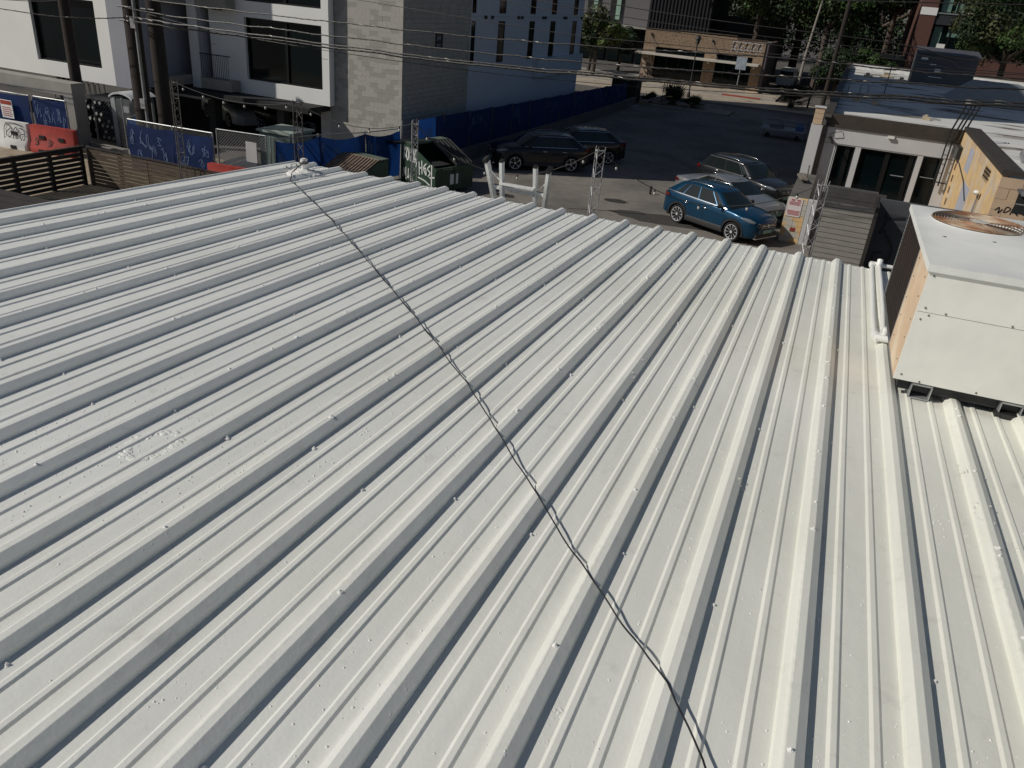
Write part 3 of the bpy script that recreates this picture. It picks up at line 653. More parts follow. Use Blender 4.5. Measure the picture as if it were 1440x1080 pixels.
for x, y in (ga, gb): MB().tube([(x,y,0.08),(x,y,2.12)], 0.028, 8).build('frame_upright', STEEL, g1, 50)
for z in (0.1, 2.1): MB().tube([(ga[0],ga[1],z),(gb[0],gb[1],z)], 0.024, 8).build('frame_rail', STEEL, g1, 50)
mb = MB(); link_mesh(mb, ga, gb, 0.1, 2.1); mb.build('mesh', mat('bright chain link', (0.55,0.55,0.55), 0.5, 0.4), g1, kind='stuff')
tarp_panel((ga[0]+0.05,ga[1]),(gb[0]-0.05,gb[1]),0.12,0.86,g1,0.28,None,31)
MB().box(-19.3,22.90,1.15,-18.83,22.93,1.85).build('notice', mat('bleached notice board', (0.5,0.5,0.5), 0.7, var=0.1, vscale=6), g1)
# pile of sand seen through the gate
rows = []
for j in range(9):
    r = 1-j/8; rows.append([(-21.2+1.7*r*math.cos(a*math.pi/10)*(1+.2*noise.noise((a,j,0))), 25.0+0.9*r*math.sin(a*math.pi/10), 0.75*(1-r)**0.7+0.01) for a in range(20)])
tag(MB().grid(rows, True).build('sand_pile', mat('pale gravel heap', (0.45,0.43,0.38), 0.95, var=0.2, vscale=12, bump=0.6), None, 60), 'low pale heap of gravel seen through the chain link gate', 'gravel pile')
# red barrier in front of the gate
def barrier(x0, y0, x1, y1, m, name_label, h=1.05):
    t = thing('plastic_barrier', name_label, 'traffic barrier', (x0,y0,0), 'water filled traffic barriers')
    a = Vector((x0,y0,0)); d = Vector((x1-x0,y1-y0,0)); L = d.length; dn = d.normalized(); n = Vector((-dn.y,dn.x,0))
    prof = [(-0.28,0),(-0.28,0.22),(-0.14,0.45),(-0.10,h),(0.10,h),(0.14,0.45),(0.28,0.22),(0.28,0)]
    rows = []
    for u in (0, 0.03, 0.5, 0.97, 1):
        k = 0.8 if u in (0, 1) else 1
        rows.append([tuple(a+dn*(u*L)+n*(p*k)+Vector((0,0,max(0.0,z*(0.985 if u in (0,1) else 1))))) for p, z in prof])
    mb = MB().grid(rows, True); mb.f.append(tuple(range(8))); mb.f.append(tuple(range(32,40))[::-1]); b = mb.build('shell', m, t, 40)
    for u in (0.28, 0.72):
        mb = MB(); c = a+dn*(u*L)-n*0.145; mb.bar(c-dn*0.13+Vector((0,0,.62)), c+dn*0.13+Vector((0,0,.62)), 0.05, 0.13); mb.build('slot', BLACK, b)
        mb = MB(); c = a+dn*(u*L)-n*0.27; mb.bar(c-dn*0.14+Vector((0,0,.09)), c+dn*0.14+Vector((0,0,.09)), 0.06, 0.14); mb.build('fork_pocket', BLACK, b)
    return t, a, dn, n, L
barrier(-20.4,22.2,-18.5,22.35,REDP,'scuffed red plastic barrier lying in front of the chain link gate')
t, a, dn, n, L = barrier(-29.75,22.75,-27.7,23.0,REDP,'red plastic barrier with black spray painted letters beside the white one')
lettering('S', 0.42, PAINTB, t, tuple(a+dn*0.25-n*0.235+Vector((0,0,0.30))), dn, Vector((0,0.25,1))); lettering('3', 0.42, PAINTB, t, tuple(a+dn*0.85-n*0.235+Vector((0,0,0.30))), dn, Vector((0,0.25,1)))
t, a, dn, n, L = barrier(-32.1,22.5,-29.9,22.72,WPL,'white plastic barrier covered in looping black graffiti at the left edge')
mb = MB(); S2 = [[(.5,.2),(.53,.8),(.62,.9),(.7,.6),(.62,.3),(.56,.5),(.66,.75)],[(.7,.25),(.74,.7),(.8,.8),(.82,.4),(.76,.3),(.86,.7)],[(.86,.8),(.95,.75),(.97,.4),(.9,.2),(.86,.45),(.98,.55)],[(.45,.12),(.7,.05),(.98,.12)],[(.55,.95),(.75,1.0),(.95,.9)]]
scribble(mb, a-n*0.20+Vector((0,0,0.2)), dn*L, (n*0.07)+Vector((0,0,0.8)), -n, S2, 0.03); mb.build('graffiti', PAINTB, t)
# blue fence panels behind the barriers at the left edge, with a notice
f2 = thing('chain_link_fence', 'blue screened fence behind the barriers with a red and white notice, left edge', 'fence', (-30.5,23.6,0))
for i, (a, b) in enumerate((((-34.0,23.2),(-30.35,23.35)),((-30.2,23.4),(-28.55,23.5)))):
    tarp_panel(a, b, 0.25, 1.98, f2, 0.05, SCR if i else SCR[:2], 40+i)
    for p in (a, b): post(p[0], p[1], 0, 2.02, f2)
    MB().tube([(a[0],a[1],2.0),(b[0],b[1],2.0)], 0.02, 6).build('top_rail', STEEL, f2)
sgn = MB().box(-31.75,23.10,1.02,-31.1,23.13,1.72).build('notice', WPL, f2)
MB().box(-31.72,23.09,1.55,-31.13,23.098,1.70).build('red_band', REDP, sgn)
for i in range(5): MB().box(-31.68,23.09,1.42-i*0.08,-31.2+0.05*(i%2),23.098,1.45-i*0.08).build('text_line', mat('red print', (0.35,0.06,0.07), 0.7), sgn)
# fence on the low retaining wall along the apartment building
RX = [(-16.25,31.0),(-16.0,35.0),(-15.8,40.0),(-15.65,46.0),(-15.55,53.0),(-15.5,61.0)]
def rx(y):
    for (a, b) in zip(RX[:-1], RX[1:]):
        if a[1] <= y <= b[1]: return a[0]+(b[0]-a[0])*(y-a[1])/(b[1]-a[1])
    return RX[0][0] if y < RX[0][1] else RX[-1][0]
rw = thing('retaining_wall', 'low graffitied concrete wall under the long blue screened fence', 'wall', (-15.9,45,0))
mb = MB(); rows = []
for y in (29.6,31,35,40,46,53,61,64): x = rx(y)+0.14; rows.append([(x,y,0),(x,y,0.6),(x-0.28,y,0.6),(x-0.28,y,0)])
mb.grid(rows); mb.f.append((0,1,2,3)); mb.build('wall', DCONC, rw)
mb = MB(); scr3 = [[(i*.12+.02,.3),(i*.12+.05,.9),(i*.12+.09,.3),(i*.12+.03,.55),(i*.12+.11,.7)] for i in range(8)]
scribble(mb, (rx(44)+0.155,44,0.02), (0.1,10,0), (0,0,0.5), (1,0,0), scr3, 0.07); mb.build('graffiti', mat('faded teal and maroon paint', (0.2,0.28,0.3), 0.8, col2=(0.3,0.08,0.07), c2scale=0.7, c2lo=.48, c2hi=.52), rw)
f3 = thing('chain_link_fence', 'long blue screened fence receding along the apartment building', 'fence', (-15.9,45,0.6))
y = 29.8; i = 0
while y < 61:
    st = 2.35; a = (rx(y), y); b = (rx(min(61,y+st)), min(61,y+st)); z1 = 2.28-0.012*(y-30)
    MB().tube([(a[0]+0.04,a[1],0.6),(a[0]+0.04,a[1],z1+0.03)], 0.032, 7).build('post', mat('rusty brown post', (0.12,0.09,0.075), 0.7), f3, 50)
    tarp_panel(a, b, 0.64, z1, f3, 0.03, [SCR[(i*2+j)%6] for j in range(3)] if i % 2 == 0 else None, i+60); y += st; i += 1
# corner of the front fence meeting the retaining wall
post(-16.45,29.0,0,2.3,f1,0.04); post(-16.2,29.4,0,2.3,f1,0.03)

# ================================================================== APARTMENT BUILDING (left, white stucco boxes and block)
WY, WX, HT = 30.6, -17.4, 30.0
ap = thing('apartment_building', 'white stucco and grey block apartment building standing over an open garage', 'building', (-27,34,0))
LW = WX-3.75
# block corner volume: core plus individually laid blocks on the sunlit face
MB().box(-21.5,WY+0.02,0,WX-0.02,37.05,HT).build('block_core', MORTAR, ap)
bw, bh = 0.40, 0.20
mbb = MB().box(0.003,-0.0,0.003,bw-0.003,0.05,bh-0.003); bm1 = mbb.mesh('block', CMU); bm2 = mbb.mesh('block', CMUD)
mbh = MB().box(0.003,-0.0,0.003,bw/2-0.003,0.05,bh-0.003); bh1 = mbh.mesh('block', CMU)
x0b = -20.98; stuff = MB()
for r in range(0, 105):
    z = r*bh; off = (r % 2)*bw/2; x = x0b
    if off: 
        if 8 <= r < 33: piece('block', bh1, ap, (x, WY+0.016, z))
        else: stuff.box(x+.006,WY+0.016,z+.006,x+bw/2-.006,WY+0.03,z+bh-.006)
        x += bw/2
    while x < WX-0.05:
        wd = min(bw, WX-x); yo = random.uniform(-0.003,0.003)
        if 8 <= r < 33 and wd > 0.39: piece('block', bm2 if random.random() < 0.42 else bm1, ap, (x, WY+0.016+yo, z))
        else: stuff.box(x+.006,WY+0.016+yo,z+.006,x+wd-.006,WY+0.03,z+bh-.006)
        x += bw
stuff.build('block_course', CMU, ap, kind='stuff')
stuff = MB()
for r in range(0, 60):
    z = r*bh; y = WY+0.04-(r%2)*bw/2
    while y < 37.05:
        y0_, y1_ = max(y, WY+0.04), min(y+bw, 37.05)
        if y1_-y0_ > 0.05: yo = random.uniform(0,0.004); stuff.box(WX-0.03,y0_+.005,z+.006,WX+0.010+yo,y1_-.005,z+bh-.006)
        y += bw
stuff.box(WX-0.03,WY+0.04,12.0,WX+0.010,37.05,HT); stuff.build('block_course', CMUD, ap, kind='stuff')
sg_ = MB().box(WX+0.018,33.45,4.78,WX+0.035,34.15,5.42).build('block_sign', PAINTB, ap)
lettering('64', 0.36, mat('pale sign print', (0.35,0.36,0.4), 0.6), sg_, (WX+0.038,33.58,5.1), (0,1,0), (0,0,1))
for i in range(3): MB().box(WX+0.036,33.55,4.95-i*0.06,WX+0.040,34.0-0.06*i,4.97-i*0.06).build('text_line', MATS['pale sign print'], sg_)
# white stucco wing behind, with slot windows
WB = mat('shade blue stucco wall', (0.52,0.56,0.62), 0.8, var=0.04, vscale=0.5)  # white wall dimmed and blued, its shade put into the colour
mb = MB(); YE = 54.4
slots = [(37.15,37.62),(40.38,41.28),(44.75,45.6),(48.2,49.1),(52.3,53.2)]
levels = [(3.92,5.9),(6.25,8.6),(9.2,11.4),(12,14.2),(15,17.2)]
MB().box(-30,37.05,0,WX-0.3,YE,HT).build('wing_core', INSIDE, ap)
mb = MB(); y = 37.052
for a, b in slots: mb.box(WX-0.3,y,0,WX,a,HT); y = b
mb.box(WX-0.3,y,0,WX,YE,HT)
for a, b in slots:
    z = 0
    for l0, l1 in levels: mb.box(WX-0.3,a,z,WX,b,l0); z = l1
    mb.box(WX-0.3,a,z,WX,b,HT)
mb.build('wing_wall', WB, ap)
MB().box(WX,46.0,2.9,WX+0.28,YE,3.92).build('podium_ledge', WB, ap)
for a, b in slots:
    for l0, l1 in levels:
        wn = MB().box(WX-0.05,a,l0,WX-0.03,b,l1).build('window', GLASS, ap)
        mb = MB(); mb.box(WX-0.03,a,l0,WX-0.01,a+0.04,l1); mb.box(WX-0.03,b-0.04,l0,WX-0.01,b,l1); mb.box(WX-0.03,a+0.04,l0,WX-0.01,b-0.04,l0+0.05); mb.box(WX-0.03,a+0.04,l1-0.05,WX-0.01,b-0.04,l1); mb.build('frame', DARKM, wn)
for yy in (38.6,39.4,42.9,43.4,46.7,47.1,50.4,50.8,53.9):
    MB().box(WX,yy,6.0,WX+0.08,yy+0.2,6.15).build('wall_vent', DARKM, ap)
for z in (6.1,): 
    for y in (41.3,46,50): MB().box(WX+0.001,37.1,z,WX+0.004,YE-0.05,z+0.02).build('control_joint', mat('control joint grey', (0.35,0.36,0.37), 0.9), ap); break  # joint drawn as a thin grey strip
MB().box(-30,YE-0.001,0,WX-0.6,YE+0.3,HT).build('rear_wall', DCONC, ap)
# projecting stucco frame with two storeys of wide windows
RX0, RX1, RY = -27.0, -20.72, 30.2
def frame_wall(xa, xb, y0, y1, z0, z1, holes, m, name):
    """a thick wall with rectangular openings (holes share x columns)"""
    mb = MB(); cols = sorted({xa, xb} | {h[0] for h in holes} | {h[1] for h in holes})
    for a, b in zip(cols[:-1], cols[1:]):
        hs = sorted([h for h in holes if h[0] <= a and h[1] >= b], key=lambda h: h[2]); z = z0
        for h in hs:
            if h[2] > z: mb.box(a, y0, z, b, y1, h[2])
            z = h[3]
        if z1 > z: mb.box(a, y0, z, b, y1, z1)
    return mb.build(name, m, ap)
hz = [(2.82,5.38),(6.02,8.6),(9.2,11.8),(12.4,15.0)]
frame_wall(RX0, RX1, RY, RY+0.38, 2.2, HT, [(-25.08,-21.08,a,b) for a, b in hz], STUCCO, 'stucco_frame')
WINF = mat('black aluminium window frame', (0.012,0.013,0.014), 0.4, 0.3)
def bigwin(xa, xb, y, z0, z1, par=ap):
    wn = MB().box(xa, y+0.12, z0, xb, y+0.15, z1).build('window', GLASS, par)
    mb = MB(); t = 0.07
    mb.box(xa, y+0.04, z0, xa+t, y+0.12, z1); mb.box(xb-t, y+0.04, z0, xb, y+0.12, z1); mb.box(xa+t, y+0.04, z0, xb-t, y+0.12, z0+t); mb.box(xa+t, y+0.04, z1-t, xb-t, y+0.12, z1)
    xm = (xa+xb)/2+0.1; mb.box(xm-0.05, y+0.04, z0+t, xm+0.05, y+0.12, z1-t); mb.build('frame', WINF, wn)
    MB().box(xa+t, y+0.155, z0+0.25, xm-0.2, y+0.16, z0+0.5).build('sill_blind', mat('green shelf behind glass', (0.04,0.10,0.05), 0.5), wn)
    return wn
for a, b in hz: bigwin(-25.08, -21.08, RY+0.1, a, b)
mb = MB(); mb.box(-26.4,RY+0.38,2.2,RX1,30.58,HT); mb.box(-26.4,30.58,2.2,-21.0,36,2.5); mb.build('floor_slab', INSIDE, ap)
for z in (4.1, 7.4):
    for xa in (RX0, -21.08): MB().box(xa+0.01, RY-0.003, z, xa+0.30, RY-0.001, z+0.012).build('panel_joint', DARKM, ap)
# left stucco frame
LY, LX1 = 27.06, -29.55
frame_wall(-42, LX1, LY, LY+0.4, 2.2, HT, [(-34.12,-30.3,a,b) for a, b in [(2.82,5.5),(6.1,8.7),(9.4,12)]]+[(-41,-37.5,a,b) for a, b in [(2.82,5.5),(6.1,8.7)]], STUCCO, 'stucco_frame')
for a, b in [(2.82,5.5),(6.1,8.7),(9.4,12)]: bigwin(-34.12,-30.3,LY+0.1,a,b)
for a, b in [(2.82,5.5),(6.1,8.7)]: bigwin(-41,-37.5,LY+0.1,a,b)
frame_wall(LX1, -28.62, LY-0.05, LY+3.6, 2.2, HT, [], GSTUC, 'shade_grey_pier')  # grey stands for shade on the white facade
mb = MB(); mb.box(-42,LY+0.45,2.2,-29.6,40,HT); mb.build('rooms', INSIDE, ap)
# recess with balconies
MB().box(-29.6,35.5,2.2,-26.3,36,HT).build('recess_wall', INSIDE, ap)
frame_wall(-28.62, -26.98, LY+3.5, LY+3.7, 2.2, HT, [(-28.5,-27.1,a,b) for a, b in [(2.9,5.6),(6.2,8.8)]], DCONC, 'recess_front')
CAS = mat('balcony concrete', (0.33,0.31,0.28), 0.85, var=0.12, vscale=2)
frame_wall(-27.95, -27.45, 29.9, 30.4, 1.9, HT, [], STUCCO, 'narrow_pier')
frame_wall(-27.45, -27.2, 29.95, 30.5, 2.0, HT, [], GSTUC, 'narrow_pier')
for z in (2.25, 5.6, 9.0, 12.4):
    b_ = MB().box(-27.2,29.6,z,-25.5,31.5,z+0.45).build('balcony', CAS, ap); 
    mb = MB()
    for i in range(16): mb.bar((-27.15+i*0.1,29.65,z+0.45),(-27.15+i*0.1,29.65,z+1.45), 0.015)
    mb.bar((-27.2,29.65,z+1.47),(-25.5,29.65,z+1.47), 0.04); mb.build('railing', DARKM, b_)
    MB().box(-28.6,28.6,z+0.05,-27.97,30.0,z+0.45).build('balcony', CAS, ap)
# garage under the building
gs = MB(); gs.box(-42,29,1.95,-21.0,44,2.19)
gs.build('garage_ceiling', INSIDE, ap)
MB().box(-42,43.5,0,-21.5,44,2.0).build('garage_back_wall', INSIDE, ap)
for x in (-38,-33,-28.2,-24.2):
    MB().box(x,31,0,x+0.4,31.5,1.95).build('garage_column', DCONC, ap); MB().box(x,38,0,x+0.4,38.5,1.95).build('garage_column', DCONC, ap)
MB().tube([(-26.6,30.9,1.88),(-21.8,30.9,1.75)], 0.09, 10).build('drain_pipe', mat('grey drain pipe', (0.45,0.45,0.47), 0.5), ap, 50)
MB().box(-29.6,29.5,1.75,-27.0,29.9,1.95).build('soffit_trim', STUCCO, ap)
# unseen block added farther back to shade the lot
mb = MB().box(-29,55,0,-22.6,64,25.0).build('added_shade_block', DCONC)
tag(mb, 'dark block added to shade the lot, unseen behind the white apartment wing', 'building')

# concrete portal at the left edge
cp = thing('concrete_portal', 'heavy grey concrete portal beam and post behind the blue fence, far left', 'wall', (-28.9,24.4,0))
MB().box(-36,24.2,2.05,-28.95,24.8,2.55).build('lintel', CONC, cp); MB().box(-29.45,24.2,0,-28.95,24.8,2.05).build('post', CONC, cp)
MB().box(-28.9,24.6,0,-26.2,24.75,0.22).build('kerb', CONC, cp)
# round dark drums stacked behind the mesh
dr = thing('pipe_stack', 'stack of dark pipes with pale round ends behind the chain link mesh', 'pipe stack', (-29.3,26.4,0))
PE = mat('dark plastic pipe', (0.05,0.055,0.06), 0.4, var=0.3); PEE = mat('pale pipe end', (0.45,0.45,0.43), 0.6, var=0.3, vscale=9)
for r in range(7):
    for i in range(9):
        x = -30.9+i*0.27+(r%2)*0.13; z = 0.18+r*0.235
        q = MB().tube([(x,26.0,z),(x,28.0,z)], 0.125, 9, False).build('pipe', PE, dr, 50)
        if random.random() < 0.55: 
            mb = MB(); mb.tube([(x,25.98,z),(x,26.02,z)], 0.07, 7); mb.build('pipe_end', PEE, q)
mc = thing('chain_link_fence', 'bare chain link fence in front of the dark pipe stack', 'fence', (-28,24.95,0))
mb = MB(); link_mesh(mb, (-28.9,25.0), (-25.7,25.2), 0.1, 2.1, 0.14); mb.build('mesh', LINK, mc, kind='stuff')
for x in (-28.9,-27.3,-25.7): post(x, 25.1, 0, 2.15, mc)
# parked construction bits glimpsed above the portal: tubular racks
rk = thing('tubular_rack', 'row of pale bent steel racks seen above the concrete portal', 'rack', (-33.5,27.5,0))
for i in range(9): MB().tube([(-34.6+i*0.33,28,0),(-34.6+i*0.33,28,1.9),(-34.5+i*0.33,28.4,2.0),(-34.35+i*0.33,28.4,0)], 0.03, 5).build('hoop', STEEL, rk, 50)

# portable toilet
pt = thing('portable_toilet', 'grey portable toilet with pale curved roof behind the utility pole', 'portable toilet', (-27.5,25.9,0))
TOI = mat('dark grey toilet plastic', (0.085,0.095,0.10), 0.5, var=0.15); TOIL = mat('light grey toilet trim', (0.42,0.44,0.45), 0.45, var=0.15, vscale=5)
MB().box(-28.05,25.3,0,-26.95,26.45,2.08).build('cabin', TOI, pt)
rows = []
for i in range(9):
    u = i/8; xx = -28.13+1.26*u; zz = 2.08+0.20*math.sin(math.pi*u)**0.7; rows.append([(xx,25.22,zz-0.02),(xx,25.22,zz+0.06),(xx,26.53,zz+0.06),(xx,26.53,zz-0.02)])
MB().grid(rows).build('roof', mat('white roof shell', (0.62,0.64,0.66), 0.4), pt, 40)
MB().box(-28.08,25.26,0,-27.86,25.30,2.08).build('door_frame', TOIL, pt); d_ = MB().box(-27.82,25.27,0.12,-27.02,25.30,2.0).build('door', TOI, pt)
MB().box(-27.5,25.25,1.55,-27.12,25.268,1.8).build('notice', TOIL, d_); MB().box(-27.12,25.24,1.0,-27.06,25.268,1.15).build('latch', TOIL, d_)

# ================================================================== UTILITY POLES AND WIRES
def upole(x, y, r0, r1, h, label, hw=True):
    t = thing('utility_pole', label, 'utility pole', (x,y,0), 'timber utility poles')
    MB().tube([(x,y,0),(x,y,h*0.5),(x,y,h)], [r0,(r0+r1)/2,r1], 14).build('shaft', POLE, t, 60)
    if hw:
        for z in (5.3,5.75,6.2): MB().tube([(x-0.3,y-0.28,z),(x+0.3,y-0.28,z)], 0.03, 6).build('bracket', DARKM, t, 50)
        MB().box(x-1.3,y-0.3,h-0.7,x+1.3,y-0.18,h-0.55).build('crossarm', POLE, t)
        for dx in (-1.1,-0.5,0.5,1.1): MB().tube([(x+dx,y-0.24,h-0.55),(x+dx,y-0.24,h-0.35)], 0.05, 8).build('insulator', mat('grey porcelain', (0.4,0.4,0.42), 0.3), t, 50)
    return t
upole(-24.2,23.2,0.30,0.27,10.5,'left of the twin timber utility poles, with the metal conduit beside it')
upole(-23.15,23.2,0.27,0.24,10.2,'right of the twin timber utility poles')
upole(-29.9,25.3,0.24,0.20,9.5,'single dark timber pole crossing the left wide window', False)
upole(17.0,22.3,0.26,0.2,10.0,'timber utility pole out to the right of the condenser')
mb = MB(); mb.tube([(-23.72,22.88,0),(-23.72,22.88,9.6)], 0.06, 10)
o = mb.build('metal_conduit', mat('grey metal conduit', (0.33,0.34,0.34), 0.5, 0.3), None, 50); tag(o, 'slim grey metal conduit between the twin utility poles', 'conduit')
for z in (2.4,5.1): 
    tag(MB().box(-23.84,22.74,z,-23.62,22.83,z+0.34).build('conduit_box', STEEL), 'small metal box clamped to the conduit, '+('lower one' if z < 3 else 'upper one'), 'junction box')
WIRE = mat('weathered black cable', (0.025,0.024,0.023), 0.5, var=0.3, vscale=4)
WIREB = mat('bright lashing wire', (0.22,0.21,0.19), 0.4, 0.5)
def wire(pts, r, label, lash=False, rough=0.0, wm=None):
    """smooth curve through control points (x, z) at distance y"""
    C = []
    for i in range(len(pts)-1):
        p0 = Vector(pts[max(i-1,0)]); p1 = Vector(pts[i]); p2 = Vector(pts[i+1]); p3 = Vector(pts[min(i+2,len(pts)-1)])
        n = max(4, int((p2-p1).length/0.35))
        for k in range(n):
            t = k/n; q = 0.5*((2*p1)+(p2-p0)*t+(2*p0-5*p1+4*p2-p3)*t*t+(3*p1-p0-3*p2+p3)*t**3)
            if rough: q = q+Vector((0, 0, rough*noise.noise((q.x*1.3, pts[0][2], 1))))
            C.append(q)
    C.append(Vector(pts[-1])); t = thing('overhead_cable', label, 'overhead cable', pts[0], 'cables strung across the lot')
    MB().tube(C, r, 5, False).build('cable', wm or WIRE, t, 60)
    if lash:
        L = []; ph = 0
        for i in range(len(C)-1):
            for k in range(6): L.append(C[i].lerp(C[i+1], k/6)+Vector((0, math.cos(ph)*r*1.25, math.sin(ph)*r*1.25))); ph += 0.9
        MB().tube(L, 0.0045, 3, False).build('lashing', WIREB, t)
    return t
Y = 22.0
wire([(-24.2,22.95,6.2),(-21.2,Y,6.1),(-11.7,Y,6.13),(-6.15,Y,6.28),(-2.1,Y,6.48),(3.6,Y,6.62),(17,22,7.6)], 0.016, 'thin top cable of the bundle over the white window boxes', True, 0.03)
wire([(-24.2,22.95,5.75),(-21.25,Y,5.72),(-11.7,Y,5.73),(-6.1,Y,5.86),(-2.0,Y,6.06),(3.65,Y,6.39),(17,22,7.2)], 0.018, 'second cable down, crossing the middle of the block wall', True, 0.04)
wire([(-24.2,22.95,5.45),(-21.3,Y,5.50),(-11.7,Y,5.46),(-6.05,Y,5.61),(-1.93,Y,5.76),(3.75,Y,6.10),(17,22,6.9)], 0.022, 'thick cable with bright lashing, third down', True, 0.03)
wire([(-24.2,22.95,5.3),(-21.3,22.1,5.37),(-11.7,22.1,5.38),(-6.04,22.1,5.54),(-1.92,22.1,5.69),(3.77,22.1,6.02),(17,22,6.8)], 0.026, 'lowest and thickest lashed cable of the bundle', True, 0.04)
wire([(-23.2,22.95,5.6),(-18.7,22.2,5.35),(-11.9,22.2,5.22),(-6.0,22.2,5.35),(3.8,22.2,5.97),(17,22,6.7)], 0.008, 'very thin wire sagging below the lashed bundle')
wire([(-24.2,22.95,6.35),(-25.34,Y,5.98),(-29.0,Y,5.56),(-45,Y,5.3)], 0.014, 'upper thin cable running left off the twin poles')
wire([(-24.2,22.95,5.4),(-25.42,Y,5.28),(-29.24,Y,5.24),(-45,Y,5.6)], 0.016, 'lower cable running left off the twin poles', True)
wire([(-24.2,22.95,7.2),(-14,Y,6.78),(-7.8,Y,6.50),(-5.4,Y,6.50),(-1.76,Y,6.56),(3.6,Y,6.70),(17,22,7.9)], 0.009, 'fine wire above the lashed bundle')
wire([(-23.2,22.95,9.2),(-8,Y,7.45),(0.56,Y,7.08),(3.47,Y,6.92),(17,22,7.7)], 0.011, 'thin wire passing over the brick corner building')
wire([(-23.2,22.95,9.0),(-8,Y,7.2),(1.25,Y,6.88),(3.54,Y,6.72),(17,22,7.5)], 0.009, 'thinnest wire just below the one over the brick corner building')
wire([(-23.2,22.95,8.7),(-8,Y,7.02),(1.25,Y,6.72),(3.54,Y,6.60),(17,22,7.4)], 0.008, 'fine wire crossing the dark rooftop box')
wire([(-45,20.6,7.7),(-24,20.6,6.9),(-5,20.6,7.6),(17,22,9)], 0.012, 'thin cable casting its shadow on the left white facade')
wire([(-45,20.2,7.3),(-24,20.2,6.5),(-23.2,22.9,6.5)], 0.02, 'thicker cable casting a second shadow on the left white facade')

# ================================================================== DUMPSTERS
DL = mat('black plastic lid', (0.02,0.02,0.022), 0.45, var=0.2); DLB = mat('faded brown plastic lid', (0.23,0.17,0.13), 0.7, var=0.2, vscale=5)
def dumpster(label, lidm, closed, w_=2.0, dp=1.75, hb=1.75, hf=1.05):
    t = thing('dumpster', label, 'dumpster', (0,0,0), 'green steel dumpsters')
    prof = [(0,0.12),(0,hb),(0.5,hb),(dp,hf),(dp,0.12)]
    def side(x): return [(x,-dp/2+y,z) for y, z in [(a, b) for a, b in prof]]
    # back at -y, low front at +y
    mb = MB(); a = side(-w_/2); b = side(w_/2); mb.add(a+b, [(0,1,2,3,4),(9,8,7,6,5),(0,5,6,1),(3,8,9,4),(0,4,9,5),(1,6,7,2)])
    mb.box(w_/2,-dp/2+0.46,0.2,w_/2+0.02,-dp/2+0.50,hb-0.05)
    mb.box(-w_/2-0.03,dp/2,hf-0.12,w_/2+0.03,dp/2+0.07,hf); mb.box(-0.04,dp/2,0.2,0.04,dp/2+0.05,hf-0.12)
    body = mb.build('body', GREEN, t)
    th = math.atan2(hf-hb, dp-0.5)
    for s in (0,1):
        L_ = math.hypot(dp-0.5, hb-hf)+0.06; opn = (not closed) and s == 1; x0 = -w_/2+0.02+s*(w_/2); x1 = x0+w_/2-0.04
        tt = th if not opn else math.pi+0.12
        def Lp(x, u, n): return (x, -dp/2+0.5+u*math.cos(tt)-n*math.sin(tt), hb+0.02+u*math.sin(tt)+n*math.cos(tt))
        mb = MB(); mb.add([Lp(x0,0,0),Lp(x1,0,0),Lp(x1,L_,0),Lp(x0,L_,0),Lp(x0,0,.03),Lp(x1,0,.03),Lp(x1,L_,.03),Lp(x0,L_,.03)], [(0,3,2,1),(4,5,6,7),(0,1,5,4),(1,2,6,5),(2,3,7,6),(3,0,4,7)])
        lid = mb.build('lid', lidm if not opn else DL, t)
        for i in range(6):
            xx = x0+0.08+i*(x1-x0-0.16)/5; mb = MB(); mb.add([Lp(xx-.028,0.06,.03),Lp(xx+.028,0.06,.03),Lp(xx+.028,L_-.06,.03),Lp(xx-.028,L_-.06,.03),Lp(xx-.016,0.08,.075),Lp(xx+.016,0.08,.075),Lp(xx+.016,L_-.08,.075),Lp(xx-.016,L_-.08,.075)], [(4,5,6,7),(0,1,5,4),(1,2,6,5),(2,3,7,6),(3,0,4,7)]); mb.build('lid_rib', lidm if not opn else DL, lid)
        if opn: MB().box(x0,-dp/2+0.6,hf+0.0,x1,dp/2-0.2,hf+0.04).build('opening', INSIDE, t)
    MB().box(-w_/2,-dp/2-0.02,hb-0.05,w_/2,-dp/2+0.52,hb+0.03).build('top_plate', mat('dull green top plate', (0.11,0.14,0.11), 0.7, var=0.2), t)
    for x in (-0.8,0.8):
        for y in (-0.6,0.6): MB().tube([(x-0.03,y,0.07),(x+0.03,y,0.07)], 0.07, 10).build('caster', BLACK, t, 50)
    return t, body
t, body = dumpster('green dumpster with white graffiti and one ribbed black lid thrown open', DL, False, 2.15, 1.9, 1.75, 1.05)
mb = MB()
K = [[(.08,.62),(.10,.95)],[(.22,.92),(.10,.78),(.24,.66)],[(.30,.9),(.24,.75),(.32,.6),(.40,.75),(.32,.92)],[(.46,.92),(.46,.6),(.56,.65),(.48,.76),(.56,.85),(.46,.92)],[(.64,.9),(.58,.72),(.66,.58),(.74,.72),(.66,.92)],[(.80,.92),(.80,.58)],[(.90,.92),(.80,.76),(.92,.56),(.86,.5)]]
K = [[(u*0.46+0.02, v) for u, v in st] for st in K]
scribble(mb, (1.081,-0.92,0.16), (0,1.85,0), (0,0,1.55), (1,0,0), K, 0.05)
K2 = [[(.03,.15),(.06,.4),(.1,.2)],[(.12,.42),(.13,.12),(.18,.2)],[(.2,.4),(.2,.15),(.25,.3),(.26,.1)],[(.3,.3),(.33,.1)]]
scribble(mb, (1.081,-0.92,0.16), (0,1.85,0), (0,0,1.55), (1,0,0), K2, 0.04)
